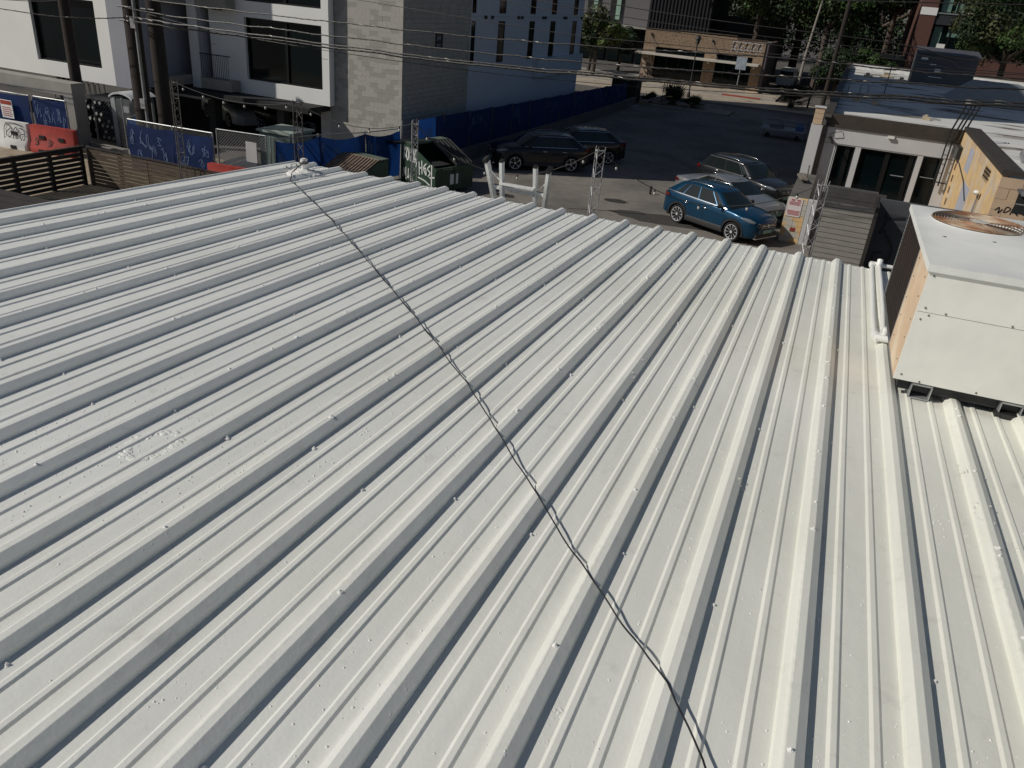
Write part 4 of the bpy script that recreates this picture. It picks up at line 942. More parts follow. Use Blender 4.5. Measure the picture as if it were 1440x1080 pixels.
H = [[(.52,.62),(.54,.3)],[(.6,.66),(.62,.34)],[(.53,.46),(.61,.5)],[(.74,.62),(.66,.5),(.74,.34),(.72,.5),(.67,.48)],[(.86,.6),(.78,.5),(.86,.42),(.80,.32)],[(.9,.62),(.91,.1)],[(.84,.3),(.99,.34)],[(.5,.24),(.7,.2),(.86,.12)]]
scribble(mb, (1.081,-0.92,0.16), (0,1.85,0), (0,0,1.6), (1,0,0), H, 0.05)
mb.build('graffiti', PAINTW, body)
lettering('WASTE', 0.16, mat('dim yellow stencil', (0.3,0.3,0.2), 0.7), body, (0.75,1.03,0.95), (-1,0,0), (0,0,1))
MB().box(-0.2,0.955,0.35,0.25,0.965,0.75).build('placard', WPL, body)
t.location = (-14.5,28.5,0); t.rotation_euler = (0,0,math.radians(-107.7))
t2, b2 = dumpster('green dumpster with closed sun faded brown ribbed lids at the edge of the roof', DLB, True, 1.9, 1.7, 1.28, 0.75)
t2.location = (-16.6,25.7,0); t2.rotation_euler = (0,0,math.radians(170))

# transformer box behind the fence
tb = thing('transformer_box', 'grey green utility cabinet with flat lid behind the blue screen', 'utility cabinet', (-19.4,25.4,0))
MB().box(-20.3,24.9,0,-18.9,26.3,1.85).build('cabinet', mat('grey green cabinet', (0.12,0.17,0.15), 0.6, var=0.1), tb); MB().box(-20.38,24.82,1.85,-18.82,26.38,1.93).build('lid', mat('pale green lid', (0.30,0.36,0.32), 0.6), tb)
# ================================================================== RIGHT BUILDING
rb = thing('flat_roofed_building', 'pale grey one storey building with tall dark glass doors and a stained white flat roof', 'building', (8,50,0))
GREYP = mat('pale grey painted wall', (0.58,0.58,0.585), 0.75, var=0.06, vscale=1.2, bump=0.15)
BROWN = mat('dark brown fascia', (0.055,0.045,0.036), 0.6, var=0.2)
YEL = mat('weathered yellow plywood', (0.74,0.52,0.27), 0.8, var=0.14, vscale=3, col2=(0.68,0.56,0.42), c2scale=1.3, c2lo=0.5, c2hi=0.6)
BUFF = mat('buff painted block', (0.60,0.44,0.30), 0.85, var=0.12, vscale=2)
RMEM = mat('stained white roof membrane', (0.66,0.66,0.63), 0.8, var=0.1, vscale=0.8, col2=(0.13,0.10,0.07), c2scale=0.55, c2lo=0.53, c2hi=0.63, stretch=(0.45,1.2,1))
FY = 36.0; ZR = 3.62; XL = -0.72
MB().box(XL+0.3,FY+0.3,3.4,26,82,ZR).build('roof', RMEM, rb)
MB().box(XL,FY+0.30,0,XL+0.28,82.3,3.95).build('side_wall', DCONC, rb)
MB().box(XL,82,3.4,26,82.3,4.05).build('rear_parapet', BROWN, rb)
MB().box(25.7,FY,0,26,82,3.95).build('side_wall', GREYP, rb)
MB().box(XL+0.28,80.6,3.62,26,81.99,3.95).build('rear_upstand', mat('white flashing', (0.72,0.72,0.70), 0.6), rb)
mb = MB(); mb.box(XL+0.28,FY-0.02,3.58,4.62,FY+0.28,4.0); mb.box(XL+0.28,FY-0.06,3.5,4.62,FY-0.022,3.62); mb.build('fascia', BROWN, rb)
MB().box(XL-0.02,FY+0.3,3.95,XL+0.32,82,4.0).build('coping', BROWN, rb)
# corner pilaster and its buff block cap
MB().box(-1.12,35.6,0,-0.68,36.0,3.55).build('pilaster', GREYP, rb)
for i in range(3): MB().box(-1.10,35.62,3.57+i*0.21,-0.74,35.98,3.77+i*0.21).build('cap_block', BUFF, rb)
MB().box(-1.15,35.58,4.2,-0.70,36.02,4.24).build('cap', GREYP, rb)
mb = MB(); mb.box(-0.66,35.98,0,-0.46,36.25,3.5); mb.build('return_wall', DCONC, rb)
def fwall(xa, xb, y0, y1, z0, z1, holes, m, name, par):
    mb = MB(); cols = sorted({xa, xb} | {h[0] for h in holes} | {h[1] for h in holes})
    for a, b in zip(cols[:-1], cols[1:]):
        hs = sorted([h for h in holes if h[0] <= a and h[1] >= b], key=lambda h: h[2]); z = z0
        for h in hs:
            if h[2] > z: mb.box(a, y0, z, b, y1, h[2])
            z = h[3]
        if z1 > z: mb.box(a, y0, z, b, y1, z1)
    return mb.build(name, m, par)
fwall(-0.46, 4.5, FY, FY+0.25, 0, 3.5, [(0.06,0.78,0.6,2.84),(1.0,3.15,0.02,2.84),(3.35,4.08,0.02,2.86)], GREYP, 'front_wall', rb)
MB().box(-0.46,FY-0.012,2.87,4.5,FY-0.002,2.885).build('reveal_line', DCONC, rb); MB().box(0.0,FY-0.012,0.6,0.02,FY-0.002,2.85).build('reveal_line', DCONC, rb)
MB().box(-0.4,FY+0.9,0,4.5,FY+1.0,3.3).build('inner_wall', INSIDE, rb)
def door(x0, x1, z0, z1, mull, rail=None):
    g = MB().box(x0,FY+0.16,z0,x1,FY+0.18,z1).build('glass_door', GLASS, rb); mb = MB(); t = 0.06
    mb.box(x0,FY+0.1,z0,x0+t,FY+0.16,z1); mb.box(x1-t,FY+0.1,z0,x1,FY+0.16,z1); mb.box(x0+t,FY+0.1,z1-t,x1-t,FY+0.16,z1)
    for m_ in mull: mb.box(m_-0.09,FY+0.1,z0,m_+0.09,FY+0.16,z1-t)
    mb.build('frame', WINF, g)
    if rail: MB().tube([(rail[0],FY+0.05,rail[2]),(rail[1],FY+0.05,rail[2])], 0.018, 6).build('push_bar', STEEL, g)
door(0.06,0.78,0.6,2.84,[0.5]); door(1.0,3.15,0.02,2.84,[2.05,2.95],(2.35,2.85,1.95)); door(3.35,4.08,0.02,2.86,[],(3.45,3.95,2.05))
fl = MB().box(1.86,FY-0.12,3.36,2.10,FY-0.002,3.46).build('wall_light', WPL, rb)
mb = MB(); mb.tube([(-0.30,FY-0.02,3.20),(-0.28,FY-0.14,3.27),(0.0,FY-0.16,3.36),(0.14,FY-0.02,3.36)], 0.014, 6); mb.build('lamp_arm', BLACK, rb)
mb = MB(); mb.ball((-0.30,FY-0.2,3.12), 0.08,0.06,0.06); mb.bar((-0.26,FY-0.24,3.1),(-0.13,FY-0.34,2.90),0.10,0.06); mb.build('spotlight', DARKM, rb)
# yellow wing to the right
WG = 25.85
MB().box(4.66,WG+0.02,0,14,FY,3.5).build('wing_core', DCONC, rb)
i = 0
ys = [25.87,27.1,28.32,29.54,30.76,31.98,33.2,34.42,35.98]
for a, b in zip(ys[:-1], ys[1:]):
    for z0, z1 in ((0,1.2),(1.2,2.42),(2.42,3.64),(3.64,3.96)):
        MB().box(4.5,a+0.004,z0+0.004,4.64+random.uniform(0,.004),b-0.004,z1-0.004).build('plywood_panel', YEL if random.random() < 0.75 else BUFF, rb)
for r in range(13):
    x = 4.5-(r%2)*0.3; z = 3.93-0.305*(r+1)
    while x < 7.2:
        if z > 1.2 and not (x > 4.62 and x < 7 and 2.95 < z+0.15 < 3.85 and x+0.3 > 4.9): MB().box(max(4.5,x)+0.006,WG-0.03,z+0.006,x+0.60-0.006,WG+0.02,z+0.305-0.006).build('block', BUFF, rb)
        x += 0.6
MB().box(4.5,WG-0.02,0,14,WG+0.019,3.9).build('wing_front', BUFF, rb)
MB().box(5.05,WG-0.045,3.0,8.0,WG-0.025,3.62).build('opening', INSIDE, rb)
aw = MB().box(4.98,WG-0.75,3.62,8.2,WG-0.0325,3.68).build('awning', mat('blue grey metal awning', (0.10,0.12,0.15), 0.5, 0.2), rb)
MB().box(4.98,WG-0.78,3.60,8.2,WG-0.752,3.72).build('awning_edge', STEEL, aw); MB().box(5.0,WG-0.4,3.3,8.2,WG-0.37,3.33).build('awning_bar', STEEL, aw)
mb = MB(); scribble(mb, (4.62,WG-0.034,2.90), (0.9,0,0), (0,0,0.32), (0,-1,0), [[(.0,.3),(.1,.6),(.12,.1),(.2,.5)],[(.25,.2),(.3,.7),(.42,.6),(.34,.3),(.28,.2)],[(.45,.1),(.5,.9),(.52,.4),(.7,.8)],[(.52,.45),(.68,.1)],[(.75,.9),(.95,1.0)],[(.8,.2),(.9,.5),(1.0,.2)]], 0.035); mb.build('graffiti', PAINTB, rb)
mb = MB(); mb.add([(4.48,WG-0.05,3.97),(5.05,WG-0.05,3.97),(5.05,FY+0.25,4.02),(4.48,FY+0.25,4.02),(4.48,WG-0.05,4.12),(5.05,WG-0.05,4.10),(5.05,FY+0.25,4.12),(4.48,FY+0.25,4.14)], [(0,3,2,1),(4,5,6,7),(0,1,5,4),(1,2,6,5),(2,3,7,6),(3,0,4,7)]); mb.build('parapet_cap', BROWN, rb)
MB().box(5.05,WG,3.5,14,FY+0.3,3.66).build('roof', RMEM, rb)
# things on the yellow wall
MB().box(4.36,34.9,3.05,4.49,36.0-0.16,3.50).build('vent_hood', DARKM, rb)
MB().box(4.34,35.0,3.02,4.36,35.75,3.45).build('vent_flap', mat('olive metal flap', (0.10,0.105,0.09), 0.6), rb)
PB_ = mat('pale blue plaster patch', (0.45,0.47,0.55), 0.8, var=0.08)
MB().box(4.485,31.9,3.0,4.4985,33.0,3.78).build('patch_panel', PB_, rb); MB().box(4.485,30.4,1.2,4.4985,32.0,2.75).build('patch_panel', PB_, rb)
MB().tube([(4.46,34.6,3.0),(4.46,31.9,2.72),(4.46,30.4,2.35)], 0.018, 5).build('conduit', DARKM, rb)
MB().tube([(4.44,28.2,1.8),(4.44,28.1,2.95),(4.42,28.0,3.02)], 0.03, 6).build('conduit', STEEL, rb)
MB().ball((4.36,28.0,3.06),0.10,0.14,0.07).build('wall_light', WPL, rb, 60)
mb = MB(); scribble(mb, (4.482,28.8,3.35), (0,-1.2,0), (0,0,0.5), (-1,0,0), [[(i*.1,.1+.1*(i%2)),(i*.1+.12,.9),(i*.1+.05,.4)] for i in range(9)]+[[(0,.3),(1,.35)],[(0,.55),(1,.6)],[(.05,.75),(.95,.8)]], 0.05); mb.build('graffiti', mat('dark brown scrawl', (0.06,0.045,0.04), 0.8), rb)
for i in range(5): MB().box(4.488,35.2-i*0.15,2.6-i*0.42,4.4985,35.5-i*0.15,2.85-i*0.42).build('stain', mat('brown stain', (0.16,0.09,0.05), 0.9), rb)
# roof access ladder
la = thing('roof_ladder', 'dark steel access ladder fixed to the corner where grey wall meets yellow wing', 'ladder', (4.1,35.8,0))
for x in (3.98,4.16): MB().bar((x,35.78,1.85),(x,35.78,3.9),0.05).build('rail', DARKM, la); MB().bar((x,35.78,3.88),(x+0.28,35.86,5.0),0.05).build('rail', DARKM, la); 
for x in (4.38,4.54): MB().bar((x,36.4,3.9),(x+0.3,36.6,5.05),0.05).build('rail', DARKM, la)
mb = MB(); mb.tube([(4.26,35.86,5.0),(4.6,36.2,5.15),(4.72,36.6,5.05)], 0.028, 6); mb.tube([(4.44,35.86,5.0),(4.7,36.2,5.15),(4.86,36.6,5.05)], 0.028, 6); mb.build('hand_rail', DARKM, la)
for z in (2.0,2.35,2.7,3.05,3.4,3.75): MB().tube([(3.98,35.78,z),(4.16,35.78,z)], 0.015, 5).build('rung', DARKM, la)
for z in (2.0,3.6): MB().bar((4.0,35.74,z),(4.42,35.72,z-0.02),0.045).build('bracket', DARKM, la)
# rooftop clutter
def roofbox(x0,y0,x1,y1,z1,m,label,cat,name='rooftop_unit'):
    return tag(MB().box(x0,y0,ZR,x1,y1,z1).build(name, m), label, cat)
sb = thing('rooftop_stair_box', 'dark slate box structure standing on the far part of the flat roof', 'roof structure', (6,70.5,ZR))
SL8 = mat('slate grey cladding', (0.085,0.09,0.105), 0.6, var=0.12, vscale=1.0)
MB().box(3.95,69.5,ZR,8.1,72.5,5.75).build('cladding', SL8, sb); mb = MB(); mb.add([(3.9,69.3,5.76),(8.25,69.3,5.76),(8.25,72.6,6.1),(3.9,72.6,6.1)], [(0,1,2,3)]); mb.box(3.9,69.3,5.72,8.25,72.6,5.758); mb.build('roof', SL8, sb)
MB().box(4.3,69.47,5.3,4.75,69.495,5.45).build('wall_light', WPL, sb); MB().box(5.4,69.47,4.5,5.8,69.495,4.75).build('notice', WPL, sb); MB().box(5.0,69.47,4.95,5.4,69.495,5.05).build('notice', WPL, sb); MB().box(5.1,69.47,4.15,6.0,69.495,4.2).build('notice', WPL, sb)
hu = thing('rooftop_duct_unit', 'pale grey sloped duct housing on the flat roof beside the slate box', 'roof unit', (8.5,57,ZR))
mb = MB(); b_ = [(5.6,55.0),(9.9,55.0),(9.9,60.5),(5.6,60.5)]; tpz = [(7.0,56.2),(9.6,56.2),(9.6,60.2),(7.0,60.2)]
mb.add([(x,y,ZR+0.02) for x,y in b_]+[(x,y,4.75) for x,y in tpz], [(0,1,5,4),(1,2,6,5),(2,3,7,6),(3,0,4,7),(4,5,6,7)]); mb.build('housing', mat('pale grey duct metal', (0.30,0.32,0.32), 0.5, 0.2, var=0.1), hu)
MB().tube([(10.2,55.2,ZR),(10.25,55.3,4.6),(9.8,56.5,4.75)], 0.06, 6).build('strut', DARKM, hu); MB().box(10.0,54.6,ZR+0.05,12.6,55.6,ZR+0.4).build('duct', DARKM, hu)
for x, y, s in ((0.3,47.4,.22),(1.15,46.6,.25),(3.4,42.3,.20),(0.7,70,.4),(2.0,72.5,.5),(3.1,69,.4)):
    t_ = MB(); t_.box(x,y,ZR,x+s*1.6,y+s,ZR+0.16); t_.box(x+s*.3,y+s*.2,ZR+0.16,x+s,y+s*.8,ZR+0.16+s*.4); tag(t_.build('roof_block', mat('bleached timber block', (0.50,0.42,0.30), 0.8, var=0.2)), {0.3:'small timber block at the left front of the flat roof',1.15:'pale timber block with fittings near the left front of the flat roof',3.4:'timber block near the dark fascia of the flat roof',0.7:'leftmost pale crate deep on the flat roof',2.0:'middle pale crate deep on the flat roof',3.1:'pale crate just left of the slate box on the flat roof'}[x], 'block')
o = MB().tube([(1.4,46.6,ZR+0.05),(4.2,42.9,ZR+0.05)], 0.03, 5).build('roof_pipe', STEEL); tag(o, 'thin pale pipe lying diagonally on the flat roof', 'pipe')
for x, y, l in ((-0.1,54,'leftmost slim vent pipe on the shaded roof'),(0.55,53.5,'slim vent pipe left of the antenna on the shaded roof'),(1.0,54.5,'slim vent pipe nearest the antenna on the shaded roof')):
    tag(MB().tube([(x,y,ZR),(x,y,ZR+0.45)], 0.05, 8).build('roof_vent', STEEL), l, 'vent pipe')
an = thing('antenna_mast', 'thin bristling antenna mast standing on the shaded middle of the flat roof', 'antenna', (1.9,54,ZR))
MB().tube([(1.9,54,ZR),(1.9,54,5.9)], 0.03, 6).build('mast', DARKM, an)
for k in range(8): MB().tube([(1.6-0.1*(k%3),54,4.2+k*0.2),(2.2+0.1*(k%2),54,4.25+k*0.2)], 0.018, 4).build('element', DARKM, an)
o = MB().ball((6.2,32.0,3.9),0.35,0.35,0.28); o.box(5.9,31.4,3.66,6.5,31.7,3.9); tag(o.build('roof_vent', STEEL, None, 50), 'shiny turbine style vent on the roof behind the yellow wing parapet', 'vent')
o = MB().tube([(5.25,35.6,3.7),(5.35,31.2,3.7),(5.5,29,3.7)], 0.03, 5).build('roof_pipe', STEEL); tag(o, 'dark conduit lying along the roof just behind the wing parapet cap', 'pipe')

# low wall with posters running from the pilaster toward the viewer
lw = thing('poster_wall', 'low painted block wall whose orange end carries red and white notices', 'wall', (-0.8,32.5,0))
OR = mat('orange and cream painted block', (0.74,0.50,0.24), 0.8, var=0.15, vscale=3, col2=(0.55,0.52,0.45), c2scale=2.6, c2lo=0.5, c2hi=0.54)
MB().box(-1.10,30.25,0,-0.42,35.55,1.58).build('wall', DCONC, lw)
for r in range(8):
    for c in range(2):
        x0 = -1.12+c*0.35; MB().box(x0+0.004,30.0,r*0.2+0.004,x0+0.346,30.249,r*0.2+0.196).build('block', OR, lw)
MB().box(-0.41,29.98,0,-0.12,30.3,1.6).build('pier', GREYP, lw)
n_ = MB().box(-1.08,29.982,0.95,-0.58,29.996,1.60).build('poster', mat('bleached pink poster', (0.80,0.72,0.71), 0.7, var=0.06), lw)
RP = mat('faded red print', (0.5,0.14,0.15), 0.7)
MB().box(-0.98,29.974,1.52,-0.86,29.981,1.57).build('print', RP, n_); MB().box(-0.78,29.974,1.52,-0.66,29.981,1.57).build('print', RP, n_)
for i in range(4): MB().box(-1.04+0.02*(i%2),29.974,1.475-i*0.035,-0.62-0.03*(i%3),29.981,1.490-i*0.035).build('print', RP, n_)
for i in range(5): MB().box(-1.05+0.01*i,29.974,1.155-i*0.036,-0.61-0.02*(i%2),29.981,1.172-i*0.036).build('print', RP, n_)
MB().box(-0.80,29.99,0.42,-0.62,29.999,0.56).build('paint_patch', mat('dark red paint', (0.30,0.05,0.03), 0.8), lw)
mb = MB(); mb.tube([(-0.75,34.6,1.58),(-0.78,34.5,2.1)], 0.03, 6); mb.bar((-1.05,35.0,1.6),(-0.8,33.2,1.75),0.25,0.08); mb.build('debris', mat('grimy rubbish', (0.22,0.19,0.16), 0.9, var=0.4, vscale=8), lw)

# slatted grey screen near the eave with a walled yard beside it
ss = thing('slatted_screen', 'grey horizontal board screen close beyond the eave, left of the condenser', 'screen', (0.8,24,0))
SLG = mat('weathered grey board', (0.29,0.27,0.245), 0.8, var=0.16, vscale=3, stretch=(1,1,8), bump=0.2)
for i in range(19): MB().box(0.12+random.uniform(-.006,.006),24.0,2.86-(i+1)*0.148,1.46,24.03,2.86-i*0.148-0.016).build('board', SLG, ss)
MB().box(0.12,24.031,0,1.46,24.06,2.84).build('backing', DWOOD, ss); MB().box(1.47,23.98,0,1.56,25.6,2.9).build('side_board', DWOOD, ss)
DG = mat('grey board darkened as shade', (0.075,0.07,0.068), 0.8, var=0.2)  # grey boards darkened, shade painted into the colour
s2 = thing('slatted_screen', 'darker taller board screen just behind the grey one, shade painted into its colour', 'screen', (0.9,25.6,0))
for i in range(20): MB().box(0.05,25.6,2.98-(i+1)*0.148,1.75,25.63,2.98-i*0.148-0.012).build('board', DG, s2)
yw = thing('yard_wall', 'wall with shade painted into its dark colour and big black graffiti between grey screen and condenser', 'wall', (2.4,25.2,0))
WBK = mat('wall darkened as shade', (0.065,0.068,0.075), 0.85, var=0.25, vscale=2)  # the shade on this wall is painted into its dark colour
MB().box(1.58,25.0,0,4.49,25.2,2.95).build('wall', WBK, yw)
mb = MB(); scribble(mb, (1.7,24.98,0.8), (1.3,0,0), (0,0,2.0), (0,-1,0), [[(.1,.9),(.14,.75),(.08,.6),(.2,.65)],[(.15,.82),(.5,.86)],[(.2,.6),(.42,.4),(.38,.18),(.12,.16),(.08,.3)],[(.1,.3),(.25,.33)],[(.3,.12),(.6,.16)],[(.6,.5),(.7,.3),(.9,.5)],[(.62,.3),(.75,.2)]], 0.06); mb.build('graffiti', PAINTB, yw)
# unseen block added behind the screens to throw shade on the yard wall
st = thing('blocker', 'grey shed added unseen behind the slatted screens to cast shade', 'blocker', (0.8,26.5,0))
MB().box(0.1,25.75,0,1.6,27.2,2.75).build('blocker_wall', DG, st)
tag(MB().box(3.05,27.0,0,4.3,27.15,2.6).build('pale_partition', mat('pale plaster partition', (0.40,0.37,0.36), 0.8)), 'pale plaster partition showing its top corner behind the condenser', 'wall')

# ================================================================== CARS
TYRE = mat('tyre rubber', (0.015,0.015,0.016), 0.8); RIM = mat('bright alloy', (0.72,0.72,0.74), 0.35, 0.35, var=0.04)
CGL = mat('car glass', (0.012,0.018,0.018), 0.04, spec=0.8, var=0.05); CHR = mat('chrome trim', (0.6,0.6,0.6), 0.18, 0.9, var=0.02)
CLAD = mat('black plastic cladding', (0.018,0.018,0.02), 0.6); LENS = mat('headlight lens', (0.22,0.24,0.26), 0.08, 0.3, var=0.3, vscale=30); TAIL = mat('red tail lens', (0.13,0.008,0.008), 0.2)
def carpaint(name, c, metal=0.5): return mat(name, c, 0.28, metal, var=0.03, coat=0.6)
def lerp(a, b, t): return a+(b-a)*t
def curve(tab, x):
    if x <= tab[0][0]: return tab[0][1]
    for (a, va), (b, vb) in zip(tab[:-1], tab[1:]):
        if x <= b:
            t = (x-a)/(b-a); t = t*t*(3-2*t) if False else t; return lerp(va, vb, t)
    return tab[-1][1]
def make_car(name, label, L, W, H, wb, wr, paint, top, gh, clad=True, rails=True, spokes=10, rimr=0.262, seam=True, cat='car'):
    """x forward. top: [(x, z)] hood/belt/tail height table; gh: dict of glasshouse shape"""
    t = thing(name, label, cat, (0,0,0)); h = W/2; xf = wb/2+(-0.02); xr = -wb/2-0.02; ar = wr+0.065
    plan = [(-L/2, .80*h),(-L/2+.07, .89*h),(-L/2+.22,.96*h),(-L/2+.5,.99*h),(-.6,h),(.9,h),(L/2-.75,.985*h),(L/2-.42,.93*h),(L/2-.2,.83*h),(L/2-.07,.70*h),(L/2,.55*h)]
    xs = {-L/2, -L/2+.03,-L/2+.07,-L/2+.14,-L/2+.22,-L/2+.35, L/2, L/2-.03, L/2-.07,L/2-.12,L/2-.2,L/2-.3,L/2-.42,L/2-.6}
    for c in (xf, xr):
        for d in (-1.003,-1,-.94,-.8,-.6,-.35,-.12,.12,.35,.6,.8,.94,1,1.003): xs.add(round(c+d*ar, 4))
    for i in range(9): xs.add(round(xr+ar+(xf-xr-2*ar)*i/8, 4))
    xs = sorted(x for x in xs if -L/2 <= x <= L/2)
    def zb(x):
        for c in (xf, xr):
            if abs(x-c) <= ar+1e-6: return wr+math.sqrt(max(0, ar*ar-(x-c)**2))*0.98
        return 0.26 if x > xf else (0.30 if x < xr else 0.24)
    def sec(x):
        w_ = curve(plan, x); zt_ = curve(top, x); b = zb(x); e = max(0.0, (abs(x)-(L/2-.2))/.2)
        p = [(w_*.93, b),(w_*.985, b+.04),(w_*1.0, max(b+.07,.50)),(w_*.995, max(b+.10, lerp(.5,zt_,.5))),(w_*.97, lerp(.5,zt_,.86)),(w_*.93, zt_-.02),(w_*.84, zt_+.012),(w_*.45, zt_+.04*(1-e)),(0, zt_+.05*(1-e))]
        q = [p[0]]
        for a in p[1:]: q.append((a[0], max(a[1], q[-1][1]+.004)))
        return q
    rows = []
    for x in xs:
        s_ = sec(x); rows.append([(x, y, z) for y, z in s_]+[(x, -y, z) for y, z in s_[-2::-1]])
    mb = MB().grid(rows); n = len(rows[0]); mb.f.append(tuple(range(n))); k = (len(rows)-1)*n; mb.f.append(tuple(range(k, k+n))[::-1])
    body = mb.build('body', paint, t, 38)
    MB().box(-L/2+.2,-h*.80,.2,L/2-.35,h*.80,.72).build('underbody', CLAD, t)
    # glasshouse
    def ring(tt):
        te = tt if tt < .9 else .9+(tt-.9)*1.0
        xfv = lerp(gh['wf'], gh['rf'], te); xrv = lerp(gh['wr'], gh['rr'], te); w_ = lerp(gh['w0'], gh['w1'], te)*h; z = lerp(gh['z0'], gh['z1'], te); inset = max(0, (tt-.88))*.7
        xfv -= inset*1.2; xrv += inset; w_ -= inset*.6; bf = .10*(1-.3*te); br = .06
        u_z = None; P = [(xfv+bf,0),(xfv+.75*bf,.45*w_),(xfv+.1*bf,.84*w_),(xfv-.12,.975*w_)]
        for k in range(1, 8): P.append((lerp(xfv-.12, xrv+.14, k/8), w_*(1+.012*math.sin(math.pi*k/8))))
        P += [(xrv+.14,.965*w_),(xrv+.01,.82*w_),(xrv-.75*br,.4*w_),(xrv-br,0)]
        o_ = []
        for x, y in P:
            u = min(1, max(0, (xfv-x)/(xfv-xrv))); zb_ = lerp(gh['z0'], gh.get('z0r', gh['z0']), u); zt_ = gh['z1']-.055*(1-u)**3-gh.get('dr',.05)*u**3; o_.append((x, y, lerp(zb_, zt_, te)))
        return o_
    def G(s_, tt):
        R_ = ring(tt); i = min(int(s_), len(R_)-2); f = s_-i; return tuple(lerp(R_[i][k], R_[i+1][k], f) for k in range(3))
    lv = [0,.25,.5,.75,.88,.94,.98,1.0]; rows = []
    for tt in lv:
        R_ = ring(tt); rows.append(R_+[(x,-y,z) for x,y,z in R_[-2:0:-1]])
    mb = MB().grid(rows, True); R_ = ring(1.0); o = len(mb.v); ms = []
    for i, (x, y, z) in enumerate(R_):
        ms.append([(x, y*f_, z+.035*(1-f_*f_)) for f_ in (1,.6,.2,-.2,-.6,-1)])
    mb.grid(ms); cab = mb.build('cabin', paint, t, 40)
    def patch(s0, s1, t0, t1, sg_=1, name='window', m=CGL, off=.007, ns=8, par=cab):
        rows = []
        for j in range(5):
            tt = lerp(t0, t1, j/4); r = []
            for i in range(ns+1):
                s_ = lerp(s0, s1, i/ns); p = Vector(G(s_, tt)); a = Vector(G(min(s_+.05,13.9),tt))-Vector(G(max(s_-.05,0),tt)); b = Vector(G(s_,min(1,tt+.05)))-Vector(G(s_,max(0,tt-.05)))
                nn = a.cross(b).normalized(); 
                if nn.dot(Vector((p.x*.3,p.y,.25))) < 0 and abs(p.y) > .2*h: nn = -nn
                if abs(p.y) <= .2*h: nn = Vector((1 if s_ < 7 else -1,0,.6)).normalized()
                p = p+nn*off; r.append((p.x, p.y*sg_, p.z))
            rows.append(r)
        if sg_ < 0: rows = rows[::-1]
        return MB().grid(rows).build(name, m, par, 60)
    # windscreen and backlight as mirrored strips in one mesh
    def wrap(s0, s1, t0, t1, name, m=CGL):
        rows = []
        for j in range(6):
            tt = lerp(t0, t1, j/5); half = []
            for i in range(7):
                s_ = lerp(s0, s1, i/6); p = Vector(G(s_, tt)); f = 1 if s0 < 7 else -1; dz = (gh['z1']-gh['z0']); dx = (gh['wf']-gh['rf']) if f > 0 else (gh['rr']-gh['wr'])
                nn = Vector((f*dz, .25*p.y, abs(dx))).normalized(); p = p+nn*.010; half.append(p)
            r = [(p.x, p.y, p.z) for p in half][::-1] if s0 < 7 else [(p.x, p.y, p.z) for p in half]
            if s0 < 7: rows.append(r+[(p.x,-p.y,p.z) for p in half[1:]])
            else: rows.append(r+[(p.x,-p.y,p.z) for p in half[::-1][1:]])
        return MB().grid(rows).build(name, m, cab, 60)
    wrap(0, 2.45, .05, .89, 'windscreen'); wrap(12.5, 14, .12, .84, 'rear_window')
    for sg_ in (1, -1):
        for s0, s1 in gh['side']: patch(s0, s1, .07, .84, sg_)
        patch(3.1, 10.9, -.01, .035, sg_, 'window_trim', CHR if gh.get('chrome', True) else CLAD, .012, 20)
        if gh.get('arc'): patch(3.3, 10.9, .86, .90, sg_, 'window_trim', CHR, .012, 20)
        # mirrors, handles, seams
        mx, mz = gh['wf']-.38, gh['z0']+.07
        mb = MB(); mb.ball((mx, sg_*(h+.09), mz), .07, .11, .075, 10, 8); mb.bar((mx,sg_*(h*.92),mz-.05),(mx,sg_*(h+.06),mz-.02),.05,.03); mb.build('mirror', paint if not gh.get('bm') else CLAD, t, 60)
        for hx in gh['handles']:
            mb = MB(); mb.tube([(hx-.09,sg_*(h*.985+.012),gh['z0']-.17),(hx-.06,sg_*(h*.985+.035),gh['z0']-.165),(hx+.07,sg_*(h*.985+.035),gh['z0']-.165),(hx+.09,sg_*(h*.985+.012),gh['z0']-.17)], .014, 6); mb.build('door_handle', CHR, t, 60)
        if seam:
            for dx in gh['seams']:
                pts = []
                for q in range(6):
                    s_ = sec(dx); a = s_[1+min(q,4)]; pts.append((dx+(.02 if q > 3 else 0), sg_*(a[0]+.004), a[1]))
                mb = MB(); ribbon(mb, pts[:5], .010, (0,sg_,0)); mb.build('door_seam', BLACK, body)
        if clad:
            for c in (xf, xr):
                rows = []
                for k in range(21):
                    a = math.pi*(-.06+1.12*k/20); c1, s1_ = math.cos(a), math.sin(a); ww = curve(plan, c+ar*c1)
                    rows.append([(c+(ar-.015)*c1, sg_*(ww-.05), wr+(ar-.015)*s1_),(c+(ar-.01)*c1, sg_*(ww+.016), wr+(ar-.01)*s1_),(c+(ar+.055)*c1, sg_*(ww+.014), wr+(ar+.055)*s1_),(c+(ar+.062)*c1, sg_*(ww-.01), wr+(ar+.062)*s1_)])
                MB().grid(rows).build('arch_trim', CLAD, t, 50)
            mb = MB(); mb.grid([[(x, sg_*(h-.06), .2),(x, sg_*(h+.012), .24),(x, sg_*(h+.014), .40),(x, sg_*(h-.004), .43)] for x in (xr+ar,0,xf-ar)]); mb.build('sill_trim', CLAD, t, 50)
        if rails:
            A_ = Vector(G(4.2, .97)); B_ = Vector(G(9.8, .97)); mb = MB()
            pts = [A_+Vector((.05,-.03,0)), A_+Vector((-.05,-.03,.055)), (A_+B_)/2+Vector((0,-.03,.065)), B_+Vector((.08,-.03,.055)), B_+Vector((-.02,-.03,0))]
            mb.tube([(p.x, p.y*sg_, p.z) for p in pts], .015, 6); mb.build('roof_rail', CHR, t, 60)
